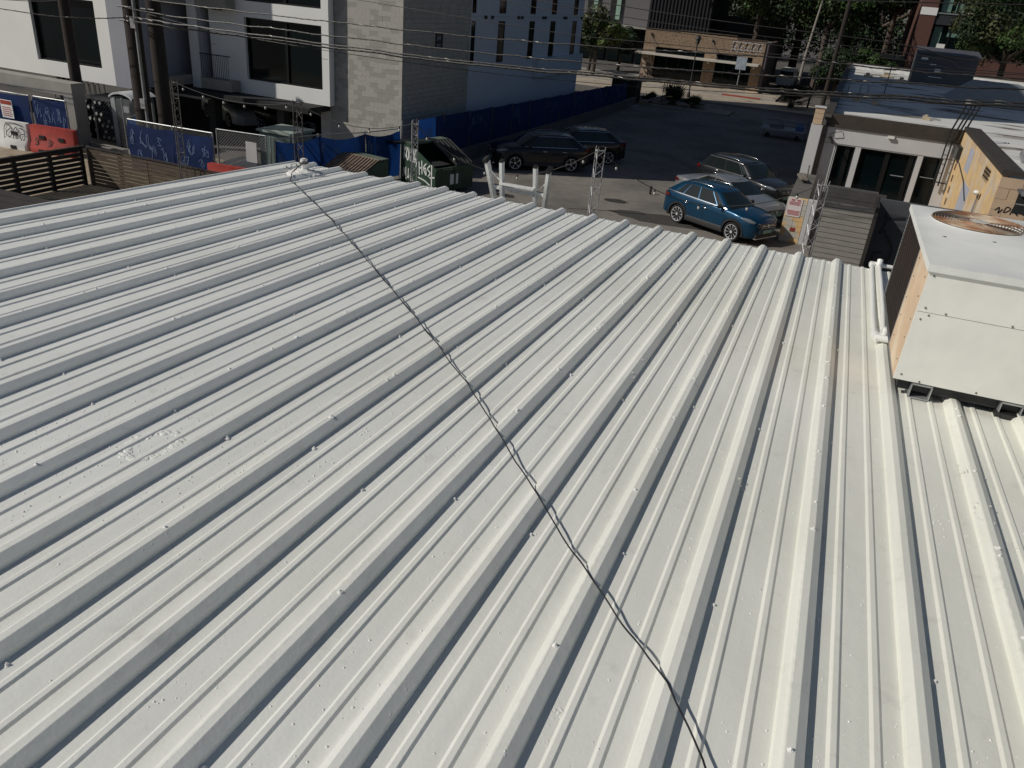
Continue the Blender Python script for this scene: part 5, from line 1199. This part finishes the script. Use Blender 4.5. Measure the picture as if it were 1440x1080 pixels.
    # wheels
    for c in (xf, xr):
        for sg_ in (1,-1):
            y0 = sg_*(h-.235); y1 = sg_*(h-.005); prof = [(wr-.10,y0),(wr-.02,y0),(wr,lerp(y0,y1,.12)),(wr,lerp(y0,y1,.88)),(wr-.022,y1),(rimr+.012,y1-sg_*.004),(rimr,y1-sg_*.02)]
            rows = [[(c+r*math.cos(2*math.pi*k/28), y, wr+r*math.sin(2*math.pi*k/28)) for k in range(28)] for r, y in prof]
            ty = MB().grid(rows, True).build('wheel', TYRE, t, 50)
            mb = MB(); mb.tube([(c,y1-sg_*.10,wr),(c,y1-sg_*.09,wr)], rimr, 24); mb.build('brake_disc', DARKM, ty, 40)
            mb = MB(); rows = [[(c+r*math.cos(2*math.pi*k/28), y, wr+r*math.sin(2*math.pi*k/28)) for k in range(28)] for r, y in ((rimr+.006,y1-sg_*.02),(rimr+.004,y1-sg_*.004),(rimr-.012,y1-sg_*.006),(rimr-.016,y1-sg_*.06))]
            mb.grid(rows, True)
            for k in range(spokes):
                a = 2*math.pi*k/spokes+.1; da = .9/spokes*1.15
                for q0, q1 in ((-.42,.42),):
                    P_ = lambda r, aa, y: (c+r*math.cos(aa), y, wr+r*math.sin(aa))
                    mb.add([P_(.04,a+q0*.9,y1-sg_*.02),P_(.04,a-q0*.9,y1-sg_*.02),P_(rimr-.01,a-da*.62,y1-sg_*.008),P_(rimr-.01,a+da*.62,y1-sg_*.008),P_(.04,a,y1-sg_*.05),P_(rimr-.01,a,y1-sg_*.045)], [(0,1,2,3),(1,4,5,2),(4,0,3,5)])
            mb.tube([(c,y1-sg_*.05,wr),(c,y1-sg_*.006,wr)], .052, 12); mb.build('rim', RIM, ty, 30)
    return t, body, cab, sec, (xf, xr, h)
def car_front(t, body, sec, L, h, z_h=.80, z_g=.66, chrome=True, plate=(0.55,0.55,0.5), wing=True):
    for sg_ in (1,-1):
        mb = MB(); rows = []
        for x, wz in ((L/2-.12,.035),(L/2-.2,.06),(L/2-.32,.075),(L/2-.48,.055),(L/2-.62,.012)):
            s_ = sec(x); w_ = s_[4][0]; zc_ = z_h+(L/2-.2-x)*.18
            rows.append([(x+.005, sg_*(w_-.02), zc_+wz),(x+.02, sg_*(w_+.014), zc_+wz*.3),(x+.02, sg_*(w_+.016), zc_-wz*.5),(x+.005, sg_*(w_-.01), zc_-wz)])
        mb.grid(rows if sg_ > 0 else rows[::-1]); mb.build('headlight', LENS, t, 60)
        mb = MB(); mb.ball((L/2-.10, sg_*h*.60, .42), .05, .09, .05, 8, 6); mb.build('fog_light', LENS, t, 60)
    xg = L/2-.005; mb = MB(); mb.box(xg-.06,-.46,z_g-.10,xg+.015,.46,z_g+.08); g = mb.build('grille', CLAD, t)
    mb = MB()
    for k in (-1, 0, 1): mb.box(xg+.016,-.44+.03*abs(k),z_g-.012+k*.055,xg+.024,.44-.03*abs(k),z_g+.004+k*.055)
    mb.build('grille_bar', CHR if chrome else DARKM, g)
    if wing:
        mb = MB(); mb.tube([(xg-.06,-.50,z_g+.10),(xg+.02,-.30,z_g+.02),(xg+.03,0,z_g-.01),(xg+.02,.30,z_g+.02),(xg-.06,.50,z_g+.10)], .014, 6); mb.build('chrome_wing', CHR, g, 60)
    mb = MB(); mb.tube([(xg+.02,0,z_g+.01),(xg+.045,0,z_g+.01)], .065, 14); mb.build('badge', CHR, g, 50)
    MB().box(xg-.08,-.6,.30,xg+.01,.6,.44).build('lower_intake', CLAD, t); MB().box(xg+.011,-.26,.44,xg+.03,.26,.56).build('number_plate', mat('pale number plate', plate, 0.5), t)
    MB().box(xg-.08,-.62,.26,xg+.03,.62,.295).build('chin_trim', CHR if chrome else CLAD, t)
def car_rear(t, L, h, z=.85, red=TAIL, plate=True):
    for sg_ in (1,-1):
        mb = MB(); mb.grid([[(-L/2-.01, sg_*h*.55, z-.07),(-L/2-.01, sg_*h*.55, z+.07)],[(-L/2-.005, sg_*h*.78, z-.08),(-L/2-.005, sg_*h*.78, z+.09)],[(-L/2+.12, sg_*(h*.93), z-.06),(-L/2+.12, sg_*(h*.93), z+.10)],[(-L/2+.34, sg_*(h*.985+.006), z+.0),(-L/2+.34, sg_*(h*.985+.006), z+.08)]]); mb.build('tail_light', red, t, 60)
    MB().box(-L/2-.02,-.26,.62,-L/2-.002,.26,.74).build('number_plate', WPL, t)
BLUE = carpaint('metallic blue car paint', (0.003,0.052,0.115), 0.45); SILV = carpaint('silver car paint', (0.36,0.37,0.38), 0.6); DGREY = carpaint('dark grey car paint', (0.022,0.024,0.028), 0.4); BLK = carpaint('black car paint', (0.008,0.008,0.011), 0.3)
L = 4.28
t, body, cab, sec, (xf, xr, h) = make_car('parked_car', 'bright blue compact suv parked nearest the roof, with bright spoked wheels', L, 1.77, 1.65, 2.555, .345, BLUE,
    [(-2.14,.80),(-2.08,1.04),(-1.95,1.14),(-1.4,1.14),(-.5,1.10),(.9,1.06),(1.25,1.03),(1.7,.95),(1.95,.87),(2.07,.79),(2.14,.66)],
    dict(wf=1.02,rf=.25,wr=-2.05,rr=-1.50,w0=.94,w1=.66,z0=1.05,z0r=1.14,z1=1.61,dr=.07,side=[(3.5,4.2),(4.35,6.75),(6.95,8.9),(9.1,9.9)],handles=[-.05,-.95],seams=[.82,-.12,-1.0],bm=True))
car_front(t, body, sec, L, h, .84, .70, True, (0.25,0.42,0.36)); car_rear(t, L, h, .95)
def place(t, p_rear, p_front, wb):
    a = math.atan2(p_front[1]-p_rear[1], p_front[0]-p_rear[0]); c = ((p_rear[0]+p_front[0])/2, (p_rear[1]+p_front[1])/2)
    return a, c
# measured near-side wheel contact points; the wheels sit half a width inboard
def park(t, rear, front, halfw, side):
    a = math.atan2(front[1]-rear[1], front[0]-rear[0]); mx_, my_ = (rear[0]+front[0])/2, (rear[1]+front[1])/2
    n = Vector((-math.sin(a), math.cos(a)))*side; t.location = (mx_+n.x*halfw+.02*math.cos(a), my_+n.y*halfw+.02*math.sin(a), 0.004); t.rotation_euler = (0,0,a)
park(t, (-4.90,29.91), (-2.67,28.67), h-.1, 1)
L = 4.88
t, body, cab, sec, (xf, xr, h) = make_car('parked_car', 'silver sedan parked between the blue compact suv and the dark suv', L, 1.86, 1.45, 2.83, .335, SILV,
    [(-2.44,.72),(-2.38,.98),(-2.0,1.03),(-1.4,1.0),(-.5,.96),(.9,.93),(1.3,.92),(1.8,.84),(2.2,.74),(2.36,.66),(2.44,.56)],
    dict(wf=1.15,rf=.35,wr=-1.85,rr=-.85,w0=.90,w1=.66,z0=.95,z1=1.415,side=[(3.3,4.1),(4.2,7.1),(7.25,10.3)],handles=[-.0,-1.0],seams=[.85,-.15,-1.2],arc=True), clad=False, rails=False, spokes=5)
car_front(t, body, sec, L, h, .72, .58, True); car_rear(t, L, h, .86)
MB().ball((-.95,0,1.46),.09,.02,.05,8,4,0.0).build('antenna_fin', SILV, t, 60)
t.location = (-3.5,33.2,0.004); t.rotation_euler = (0,0,math.radians(-34))
L = 4.60
t, body, cab, sec, (xf, xr, h) = make_car('parked_car', 'dark grey suv parked farthest back of the row of three', L, 1.86, 1.68, 2.66, .35, DGREY,
    [(-2.3,.85),(-2.24,1.08),(-2.0,1.12),(-.5,1.09),(.9,1.06),(1.3,1.05),(1.8,.98),(2.1,.90),(2.24,.82),(2.3,.70)],
    dict(wf=1.08,rf=.35,wr=-2.15,rr=-1.75,w0=.92,w1=.72,z0=1.07,z1=1.625,side=[(3.4,4.2),(4.35,7.0),(7.2,9.2),(9.35,10.6)],handles=[-.05,-1.0],seams=[.82,-.12,-1.05],arc=True))
car_front(t, body, sec, L, h, .86, .74, True); car_rear(t, L, h, 1.0)
t.location = (-3.3,36.5,0.004); t.rotation_euler = (0,0,math.radians(-33))
L = 4.62
t, body, cab, sec, (xf, xr, h) = make_car('parked_car', 'black suv parked nose first against the retaining wall, by the dumpster', L, 1.87, 1.66, 2.70, .35, BLK,
    [(-2.31,.85),(-2.25,1.08),(-2.0,1.12),(-.5,1.09),(.9,1.06),(1.3,1.05),(1.8,.98),(2.1,.90),(2.25,.82),(2.31,.70)],
    dict(wf=1.08,rf=.35,wr=-2.1,rr=-1.45,w0=.92,w1=.70,z0=1.07,z1=1.61,side=[(3.4,4.2),(4.35,7.0),(7.2,9.6)],handles=[-.05,-1.0],seams=[.82,-.12,-1.05],arc=True), spokes=5)
car_front(t, body, sec, L, h, .86, .74, True); car_rear(t, L, h, 1.0); park(t, (-11.2,35.6), (-13.35,34.0), h-.1, -1)
blk = t
c = copy_tree(t); c['label'] = 'second black suv half hidden behind the first one by the retaining wall'; c.location = (-11.9,38.6,0.004); c.rotation_euler = (0,0,blk.rotation_euler.z+0.03)
for o_, g_ in ((blk, 0), (c, 0)): pass
# cars inside the garage
c2 = copy_tree(blk); c2['label'] = 'dark car parked inside the open garage under the white boxes'; c2.location = (-25.2,33.6,0.004); c2.rotation_euler = (0,0,math.radians(-10))
# white van whose wheel arch catches the sun at the garage mouth
L = 4.9
t, body, cab, sec, (xf, xr, h) = make_car('parked_van', 'white van at the back of the garage with only its wheel arch in the sun', L, 1.9, 1.75, 2.9, .34, carpaint('white van paint', (0.72,0.72,0.70), 0.0),
    [(-2.45,1.0),(-2.4,1.1),(-.5,1.1),(.9,1.06),(1.4,1.02),(2.0,.92),(2.3,.82),(2.45,.66)], dict(wf=1.35,rf=.6,wr=-2.4,rr=-2.2,w0=.95,w1=.80,z0=1.08,z1=1.68,side=[(3.4,4.2),(4.35,7.0),(7.2,10.4)],handles=[.1,-.9],seams=[.9,-.1],chrome=False), clad=False, rails=False, spokes=5, cat='van')
t.location = (-29.2,34.0,0.004); t.rotation_euler = (0,0,math.radians(-28))
# ================================================================== ACROSS THE STREET
BRK = mat('tan brick', (0.30,0.22,0.15), 0.85, var=0.16, vscale=1.2, col2=(0.20,0.13,0.085), c2scale=5, bump=0.3, bscale=60)
shp = thing('brick_shopfront', 'low tan brick shop with a flat canopy across the street', 'shop', (-15,88,0))
SY = 87.0; S0, S1 = -20.9, -8.7
fwall(S0, S1, SY, SY+0.4, 0.2, 4.9, [(-19.6,-14.5,0.4,3.3),(-13.3,-9.7,0.4,3.25)], BRK, 'front_wall', shp)
for r in range(10): MB().box(S0-0.001,SY-0.012,3.36+r*0.15,S1-0.8,SY-0.002,3.372+r*0.15).build('brick_course', mat('brick joint', (0.20,0.15,0.11), 0.9), shp)
MB().box(S0+0.05,SY+0.41,0.2,S1-0.1,98,4.55).build('shop_body', DCONC, shp)
mb = MB(); 
for a, b, z in ((S0-.05,-17.4,4.98),(-17.4,-11.6,5.10),(-11.6,S1+.05,4.92)): mb.box(a,SY-0.06,z-0.09,b-0.004,SY+0.46,z)
mb.build('coping', BROWN, shp)
MB().box(S0-0.5,SY-1.5,2.55,S1-0.2,SY-0.002,2.72).build('canopy', mat('cream canopy edge', (0.55,0.52,0.46), 0.6), shp)
for a, b in ((-19.6,-14.5),(-13.3,-9.7)):
    MB().box(a,SY+0.2,0.4,b,SY+0.22,3.3).build('shop_window', GLASS, shp)
    for i in range(5): MB().box(a+(b-a)*i/4-0.04,SY+0.14,0.4,a+(b-a)*i/4+0.04,SY+0.199,3.25).build('mullion', WINF, shp)
    MB().box(a,SY+0.12,2.45,b,SY+0.139,2.58).build('transom', WINF, shp)
for x in (-20.2,-13.9): 
    MB().tube([(x,SY-0.02,4.3),(x+1.0,SY-1.4,2.75)], 0.035, 5).build('canopy_stay', DARKM, shp); MB().ball((x,SY-0.06,4.4),0.13).build('stay_anchor', DARKM, shp)
mb = MB()
for i in range(5): scribble(mb, (S1-3.3,SY-0.014,3.45), (3.1,0,0), (0,0,1.2), (0,-1,0), [[(i*.2,.1),(i*.2+.1,.9),(i*.2+.05,.4),(i*.2+.18,.7)],[(i*.2+.02,.6),(i*.2+.16,.25)],[(i*.2,.85),(i*.2+.2,.95)]], 0.10)
mb.build('graffiti', mat('grey white paint', (0.45,0.44,0.45), 0.8), shp)
for x in (-13.8,-9.3): MB().ball((x,SY-1.3,2.42),0.11).build('canopy_lamp', BULB, shp)
MB().box(S0-0.05,SY-0.01,0.2,-19.65,SY-0.002,2.4).build('painted_pier', mat('cracked cream pier', (0.42,0.33,0.25), 0.8, col2=(0.14,0.09,0.07), c2scale=3, c2lo=.48,c2hi=.56), shp)
MB().box(S1-1.0,SY-1.0,0.14,S1+0.3,SY-0.01,0.5).build('step', BUFF, shp)
# side wall with vertical streaks of paint, extends back on the right
MB().box(S1,SY+0.1,0,S1+0.3,96,4.7).build('side_wall', mat('streaky painted side wall', (0.10,0.085,0.10), 0.8, var=0.5, vscale=2.0, stretch=(3,3,0.3), col2=(0.20,0.12,0.06), c2scale=1.2), shp)
# dark ribbed building behind the shop
db = thing('dark_building', 'tall dark ribbed metal building behind the brick shop', 'building', (-18,101,0))
DKC = mat('charcoal ribbed cladding', (0.022,0.022,0.026), 0.7, 0.2)
MB().box(-24.0,100,0,-16.6,112,16).build('core', DKC, db)
for i in range(18): MB().box(-23.9+i*0.41,99.86,4,-23.72+i*0.41,99.999,16).build('rib', DKC, db)
MB().box(-16.5,103,0,-9.5,113,6.6).build('annex', DKC, db); MB().box(-12.5,102.8,6.6,-10.6,103.1,6.8).build('eave_strip', STUCCO, db)
# grey building with green strips
gb = thing('grey_office_building', 'grey rendered office block with pale green vertical window strips, behind small trees', 'building', (-29,106,0))
GRR = mat('mid grey render', (0.16,0.155,0.16), 0.85, var=0.06)
MB().box(-35,106,4.2,-24.2,118,18).build('upper_wall', GRR, gb); MB().box(-34.6,106.3,0,-24.6,118,4.18).build('ground_floor', INSIDE, gb)
MB().box(-35,104.5,4.2,-24.5,105.99,4.45).build('canopy', CONC, gb)
GS = mat('pale green strip', (0.30,0.45,0.36), 0.5)
for x in (-32.6,-29.6): MB().box(x,105.7,5.0,x+0.55,105.99,18).build('window_strip', GS, gb); MB().box(x-0.8,105.8,4.6,x-0.002,105.99,18).build('dark_strip', INSIDE, gb)
for i in range(5): MB().box(-34+i*1.9,106.1,0.2,-32.5+i*1.9,106.29,3.8).build('shop_window', GLASS, gb)
# brick corner building, top right
bb = thing('brick_office_building', 'red brick corner building with big dark windows, top right', 'building', (14,104,0))
RB = mat('red brown brick', (0.12,0.055,0.045), 0.85, var=0.14, vscale=1.5, bump=0.3, bscale=50); DSP = mat('dark steel spandrel', (0.035,0.037,0.042), 0.5)
BYY = 98.0
MB().box(5.0,BYY+1.2,0,30,125,19).build('core', INSIDE, bb)
MB().box(4.75,BYY-0.05,0,6.2,BYY+1.2,19).build('corner_pier', RB, bb)
MB().box(4.70,BYY-0.1,8.55,6.25,BYY-0.052,9.25).build('pier_band', STUCCO, bb)
for z0, z1 in ((0,5.1),): MB().box(6.21,BYY,z0,30,BYY+1.1,z1).build('base_wall', RB, bb)
for x in (13.6,21.5): MB().box(x,BYY-0.04,5.1,x+1.5,BYY+1.1,19).build('pier', RB, bb)
for z in (7.75,11.9,16.0):
    MB().box(6.21,BYY+0.1,z,13.59,BYY+1.1,z+1.0).build('spandrel', DSP, bb); MB().box(15.11,BYY+0.1,z,21.49,BYY+1.1,z+1.0).build('spandrel', DSP, bb)
    MB().box(6.21,BYY+0.02,z+1.0,13.59,BYY+0.5,z+1.12).build('sill', STEEL, bb)
for z0, z1 in ((5.1,7.75),(8.9,11.9),(13,16)):
    for x0, x1 in ((6.21,13.59),(15.11,21.49)):
        g = MB().box(x0,BYY+0.6,z0,x1,BYY+0.65,z1).build('window', GLASS, bb)
        for i in range(5): xx = x0+(x1-x0)*i/4; MB().box(max(x0,xx-0.07),BYY+0.5,z0,min(x1,xx+0.07),BYY+0.599,z1).build('mullion', WINF, g)
for x, z0, z1, w_ in ((6.5,5.2,7.6,0.75),(7.8,6.7,7.6,1.7),(6.6,8.95,11.6,0.9),(7.9,8.95,9.8,0.8)): MB().box(x,BYY+0.55,z0,x+w_,BYY+0.59,z1).build('green_blind', GLASSG, bb)
MB().box(9.1,BYY+0.55,8.95,10.6,BYY+0.59,9.05).build('sill_object', STUCCO, bb); MB().box(7.1,BYY+0.52,5.2,7.9,BYY+0.58,6.0).build('white_chair', STUCCO, bb)
MB().box(4.70,BYY+1.2,0,5.0,125,19).build('side_wall', RB, bb)
tag(MB().box(3.4,93,0,4.9,99,2.6).build('ramp_wall', CONC), 'pale ramp wall at the foot of the brick corner building', 'wall')
ter = thing('terrace', 'raised terrace with pale paved edge and railing left of the brick corner building', 'terrace', (2,104,0))
MB().box(-2.2,103,3.9,4.69,107,4.3).build('slab', CONC, ter); MB().box(-2.0,103.2,0,4.69,106.8,3.9).build('base', DCONC, ter)
for i in range(18): MB().tube([(-2.1+i*0.38,103.05,4.3),(-2.1+i*0.38,103.05,5.3)], 0.025, 4).build('baluster', DARKM, ter)
MB().tube([(-2.1,103.05,5.3),(4.6,103.05,5.3)], 0.03, 4).build('hand_rail', DARKM, ter)

# street furniture
lp = thing('street_lamp', 'black lantern street lamp standing in front of the brick shop', 'street lamp', (-13.3,75.1,0))
MB().tube([(-13.3,75.1,0),(-13.3,75.1,0.4),(-13.3,75.1,0.5),(-13.3,75.1,4.4)], [0.16,0.14,0.07,0.05], 10).build('post', DARKM, lp, 50)
MB().tube([(-13.3,75.1,4.4),(-13.3,75.1,4.5),(-13.3,75.1,4.85)], [0.09,0.17,0.24], 6).build('lantern', mat('dusty lantern glass', (0.10,0.10,0.09), 0.3), lp); MB().tube([(-13.3,75.1,4.85),(-13.3,75.1,4.9),(-13.3,75.1,5.2)], [0.30,0.28,0.03], 8).build('cap', DARKM, lp)
sp_ = thing('street_sign', 'tall pole sign with a pale blue panel on the pavement in front of the shop', 'sign', (-10.4,84.5,0))
MB().tube([(-10.4,84.5,0),(-10.4,84.5,3.3)], 0.05, 6).build('post', STEEL, sp_); MB().box(-10.9,84.42,2.2,-9.9,84.46,3.35).build('panel', mat('pale blue sign panel', (0.30,0.36,0.42), 0.6, var=0.25, vscale=3), sp_)
hs = thing('street_sign', 'small sign on a thin post left of the dwarf palm', 'sign', (-15.3,73.5,0)); MB().tube([(-15.3,73.5,0),(-15.3,73.5,1.5)], 0.03, 6).build('post', DARKM, hs); MB().box(-15.8,73.45,1.45,-14.7,73.5,1.55).build('panel', DARKM, hs)
ww = thing('barrier_rail', 'pale wooden barrier rail at the planted island', 'barrier', (-14.3,67,0))
MB().bar((-14.9,65.0,0.25),(-13.6,68.2,0.75),0.12).build('rail', CONC, ww); MB().bar((-14.0,67.2,0.0),(-14.0,67.2,0.6),0.1).build('post', CONC, ww); 
isl = MB().box(-15.5,65.2,0.0,-8.2,68.0,0.12).build('planted_island', DIRT); struct(isl)
mb = MB(); mb.box(-14.2,64.9,0,-8.2,65.18,0.16); struct(mb.build('kerb', CONC))
tag(MB().box(-16.6,62.5,0,-14.9,63.2,0.12).build('wooden_pallet', CONC), 'flat pale slab lying at the end of the retaining wall', 'slab')
tag(MB().box(-17.6,64.4,0,-15.6,66.2,1.9).build('dark_bin_store', DWOOD), 'dark boxy bin store at the far end of the blue fence', 'bin store')
# shrub crown of pointed leaves
FOL = lambda nm, c: mat(nm, c, 0.6, var=0.45, vscale=0.9, spec=0.3)
LF1 = FOL('mid green foliage', (0.040,0.075,0.018)); LF2 = FOL('dark green foliage', (0.018,0.036,0.012)); LF3 = FOL('yellow green foliage', (0.075,0.115,0.025)); LF4 = FOL('olive brown foliage', (0.05,0.056,0.02))
BARK = mat('grey brown bark', (0.09,0.07,0.055), 0.9, var=0.3, vscale=5, bump=0.5)
def fronds(x, y, r, n, label, m=LF2):
    t = thing('dwarf_palm', label, 'palm', (x,y,0)); mb = MB()
    for i in range(n):
        a = random.uniform(0,6.283); e = random.uniform(0.15,1.45); L_ = r*random.uniform(.6,1.0); cx = x+random.uniform(-.3,.3); cy_ = y+random.uniform(-.3,.3)
        d = Vector((math.cos(a)*math.cos(e), math.sin(a)*math.cos(e), math.sin(e))); c = Vector((cx,cy_,.15))+d*L_*.45
        for k in range(11):
            f = (k-5)*.24; s_ = Vector((-math.sin(a),math.cos(a),0)); q = (d*math.cos(f)+s_*math.sin(f)).normalized(); tip = c+q*L_*.6+Vector((0,0,-.12*abs(f))); w_ = s_*.045+d*.0
            mid = c+q*L_*.3; mb.add([c, mid+w_, tip, mid-w_], [(0,1,2,3)])
        mb.add([(cx,cy_,.1),(cx+.03,cy_,.1),tuple(c)], [(0,1,2)])
    mb.build('fronds', m, t); MB().tube([(x,y,0),(x,y,.4)], .2, 8).build('stem', BARK, t)
fronds(-13.0,66.8,1.9,46,'bushy dwarf palm on the planted island before the street lamp')
fronds(-11.3,66.6,1.2,30,'smaller low green plant right of the dwarf palm on the island', LF1)
fronds(-14.9,66.6,1.0,24,'small plant at the left end of the planted island', LF2)
fronds(-4.6,77.5,2.2,52,'dark dwarf palm just left of the flat roofed building')
def tree(x, y, h, cr, label, mats, n=6000, clumps=26, leaf=0.28, trunk=True, squash=.8, name='tree', base=None, lean=0):
    t = thing(name, label, 'tree', (x,y,0)); cz = h-cr*squash*.9
    if trunk:
        limbs = MB(); tr = MB().tube([(x,y,0),(x+.1,y,cz*.4),(x+lean*.5,y,cz*.75),(x+lean,y,cz+cr*.2)], [cr*.075+.05,cr*.06+.04,cr*.05,cr*.02], 9).build('trunk', BARK, t, 60)
        for i in range(7):
            a = i*.9+random.random(); e = Vector((math.cos(a),math.sin(a),random.uniform(.3,.9)))*cr*.7; p = Vector((x+lean*.4,y,cz*.65)); limbs.tube([p,p+e*.5+Vector((0,0,.2)),p+e], [cr*.04,cr*.025,cr*.008], 6)
        limbs.build('limb', BARK, tr, 60)
    C = []
    for i in range(clumps):
        while True:
            v = Vector((random.uniform(-1,1),random.uniform(-1,1),random.uniform(-.75,1)))
            if .35 < v.length < 1: break
        C.append((Vector((x+lean+v.x*cr, y+v.y*cr, cz+v.z*cr*squash)), cr*random.uniform(.22,.40), random.choice(range(len(mats)))))
    bins = [MB() for _ in mats]
    per = n//clumps
    for c, r, mi in C:
        mb = bins[mi]
        for k in range(per):
            d = Vector((random.gauss(0,1),random.gauss(0,1),random.gauss(0,1))).normalized(); rr = r*random.uniform(.55,1.12); p = c+Vector((d.x*rr,d.y*rr,d.z*rr*.75))
            nn = (d+Vector((random.gauss(0,.5),random.gauss(0,.5),random.gauss(0,.5)+.4))).normalized(); u_ = nn.orthogonal().normalized(); v_ = nn.cross(u_); s_ = leaf*random.uniform(.5,1.2); an_ = random.uniform(0,6.28)
            a_ = (u_*math.cos(an_)+v_*math.sin(an_))*s_; b_ = (v_*math.cos(an_)-u_*math.sin(an_))*s_*.55
            mb.add([p-a_, p-b_*.9, p+a_, p+b_], [(0,1,2,3)])
    for b, m in zip(bins, mats):
        if b.v: b.build('crown', m, t)
    return t
tree(-11.5,101,15.5,6.2,'large sunlit green tree behind the right end of the brick shop',[LF1,LF2,LF3],20000,50,.22)
tree(-3.8,97,14.0,5.6,'broad dark green tree between brick shop and brick corner building',[LF2,LF1],16000,44,.22)
tree(-7.5,111,18,6.5,'tall dark tree behind the two broad ones, top of the picture',[LF2,LF1],14000,40,.26)
tree(2.6,110,17,5.8,'green tree close left of the brick corner building',[LF1,LF2,LF3],14000,40,.24)
tree(-2.0,122,19,7.5,'hindmost tree filling the gap behind the dark ones',[LF2],17000,40,.25)
tree(-14.5,119,20,7,'hindmost tree rising over the dark annex',[LF2,LF1],15000,40,.25)
tree(-1.6,90.5,4.6,2.6,'low dark rounded shrub tree behind the flat roofed building',[LF2],6500,22,.16)
tree(1.1,91.5,4.9,2.4,'dense clipped shrub tree in front of the terrace',[LF2,LF1],6500,20,.16)
tree(-24.6,82,6.4,2.6,'small loose tree beside the white apartment wing with yellow green leaves',[LF3,LF2,LF4],2600,20,.24)
tree(-27.5,90,5.6,2.3,'small dark street tree in front of the grey office block',[LF2,LF4],2400,18,.24)
tree(-25.2,94,4.6,1.8,'low dark street tree at the shop end of the grey office block',[LF2],1600,14,.22)
tree(11.8,84.8,11.0,4.4,'feathery olive green tree in front of the brick corner building',[LF4,LF2,LF1],15000,44,.18)
tree(17.5,86,10.5,4.6,'broad green tree at the right edge behind the flat roof',[LF2,LF4,LF1],12000,40,.19)
# distant fill
for i, (x, y, r, h) in enumerate(((-45,150,12,17),(-30,155,13,18),(-14,160,14,19),(2,158,13,19),(18,150,12,18),(34,140,12,19),(30,105,8,15),(-58,140,12,18))):
    tree(x,y,h,r,['far left woodland tree beyond the grey office block','far woodland tree behind the grey office block','far woodland tree straight behind the dark building','far woodland tree behind the terrace','far woodland tree behind the brick corner building','far woodland tree at the right edge','large tree just beyond the right edge of the brick corner building','outermost far left woodland tree'][i],[LF2],9000,40,.42,True,.8,'tree')
for i, (x, y, r, h) in enumerate(((-62,48,9,13),(-75,70,11,15),(-60,100,10,14),(-95,110,13,16))):
    tree(x,y,h,r,['nearest broad tree out past the left edge of the apartments','second broad tree out past the left edge of the apartments','leafy tree out past the left edge, beside the grey offices','outermost broad tree out past the left edge'][i],[LF2,LF1],6000,34,.42)
# slim pale dead trunk and dark pole in front of the trees
o = MB().tube([(-5.1,90.2,0),(-5.0,90.2,4),(-4.4,90.2,11.5)], [0.16,0.13,0.06], 7).build('dead_trunk', mat('pale dead wood', (0.30,0.27,0.24), 0.8), None, 50); tag(o, 'slim pale leaning pole standing against the dark trees', 'pole')
o = MB().tube([(-2.1,84,0),(-1.9,84,12.5)], [0.22,0.16], 9).build('utility_pole', POLE, None, 50); tag(o, 'dark timber pole in front of the trees behind the flat roof', 'utility pole')
o = MB().tube([(-3.2,79,0),(-3.0,79,4.3)], [0.09,0.07], 7).build('sign_pole', DARKM); tag(o, 'slim black pole by the dark dwarf palm', 'pole')
# parked van and cars beyond the shop
vn = thing('parked_van', 'white van glimpsed beyond the streaky side wall of the shop', 'van', (-6.9,99,0))
WV = mat('white vehicle paint', (0.6,0.6,0.58), 0.3)
mb = MB(); prof = [(-.95,.35),(-.95,1.0),(-.9,1.05),(-.8,1.9),(-.6,2.0),(.6,2.0),(.8,1.9),(.9,1.05),(.95,1.0),(.95,.35)]
mb.grid([[(-6.9+a,y,z) for a, z in prof] for y in (97.0,97.3,101.4,101.7)]); mb.f.append(tuple(range(10))); mb.build('body', WV, vn, 40)
MB().box(-7.65,96.97,1.15,-6.15,96.99,1.8).build('rear_window', CGL, vn)
for x in (-7.7,-6.35):
    for y in (97.8,100.8): MB().tube([(x,y,.33),(x+.25,y,.33)], .33, 14).build('wheel', TYRE, vn, 50)
# low clutter by the side of the right building: a tarped cart with folded chairs
ctr = thing('handcart', 'dim flat handcart with rails and bundles in the shade beside the building', 'handcart', (-3.2,57.5,0))
MB().box(-4.9,56.6,.55,-2.0,58.3,.62).build('deck', STEEL, ctr)
for x in (-4.8,-2.1):
    for y in (56.7,58.2): MB().tube([(x,y,0),(x,y,1.25)], .03, 5).build('upright', STEEL, ctr)
for z in (0.95,1.25): MB().tube([(-4.8,56.7,z),(-2.1,56.7,z),(-2.1,58.2,z)], .025, 5).build('rail', STEEL, ctr)
for x in (-4.4,-2.5): MB().tube([(x,56.8,.16),(x,56.9,.16)], .16, 10).build('wheel', TYRE, ctr)
MB().ball((-3.9,57.3,.62),.5,.4,.4,9,5,0,.2).build('bundle', mat('grey bundle', (0.22,0.22,0.22), 0.8), ctr); MB().box(-2.7,57.0,.62,-2.2,57.6,1.0).build('blue_bag', mat('blue bag', (0.08,0.16,0.42), 0.7), ctr)
# bicycle beside the terrace
# debris on the lot
for (x, y, l) in ((-6.9,33.9,'tiny black pole stub on the edge of the shade in the lot'),(-9.9,21.2,'small dark stub between dumpster and ladder')):
    tag(MB().tube([(x,y,0),(x,y,.35)], .05, 7).build('stub_post', DARKM), l, 'post')
# tree tips of leaves poking into the frame at the left edge
# balcony lights, twin wall lamps on stucco
for x in (-27.0+0.12,):
    pass
for x in (-26.72,-26.42): tag(MB().box(x,30.10,5.52,x+0.2,30.197,5.68).build('wall_lamp', DARKM), ('left' if x < -26.6 else 'right')+' one of two little black wall lamps above the balcony', 'wall lamp', )
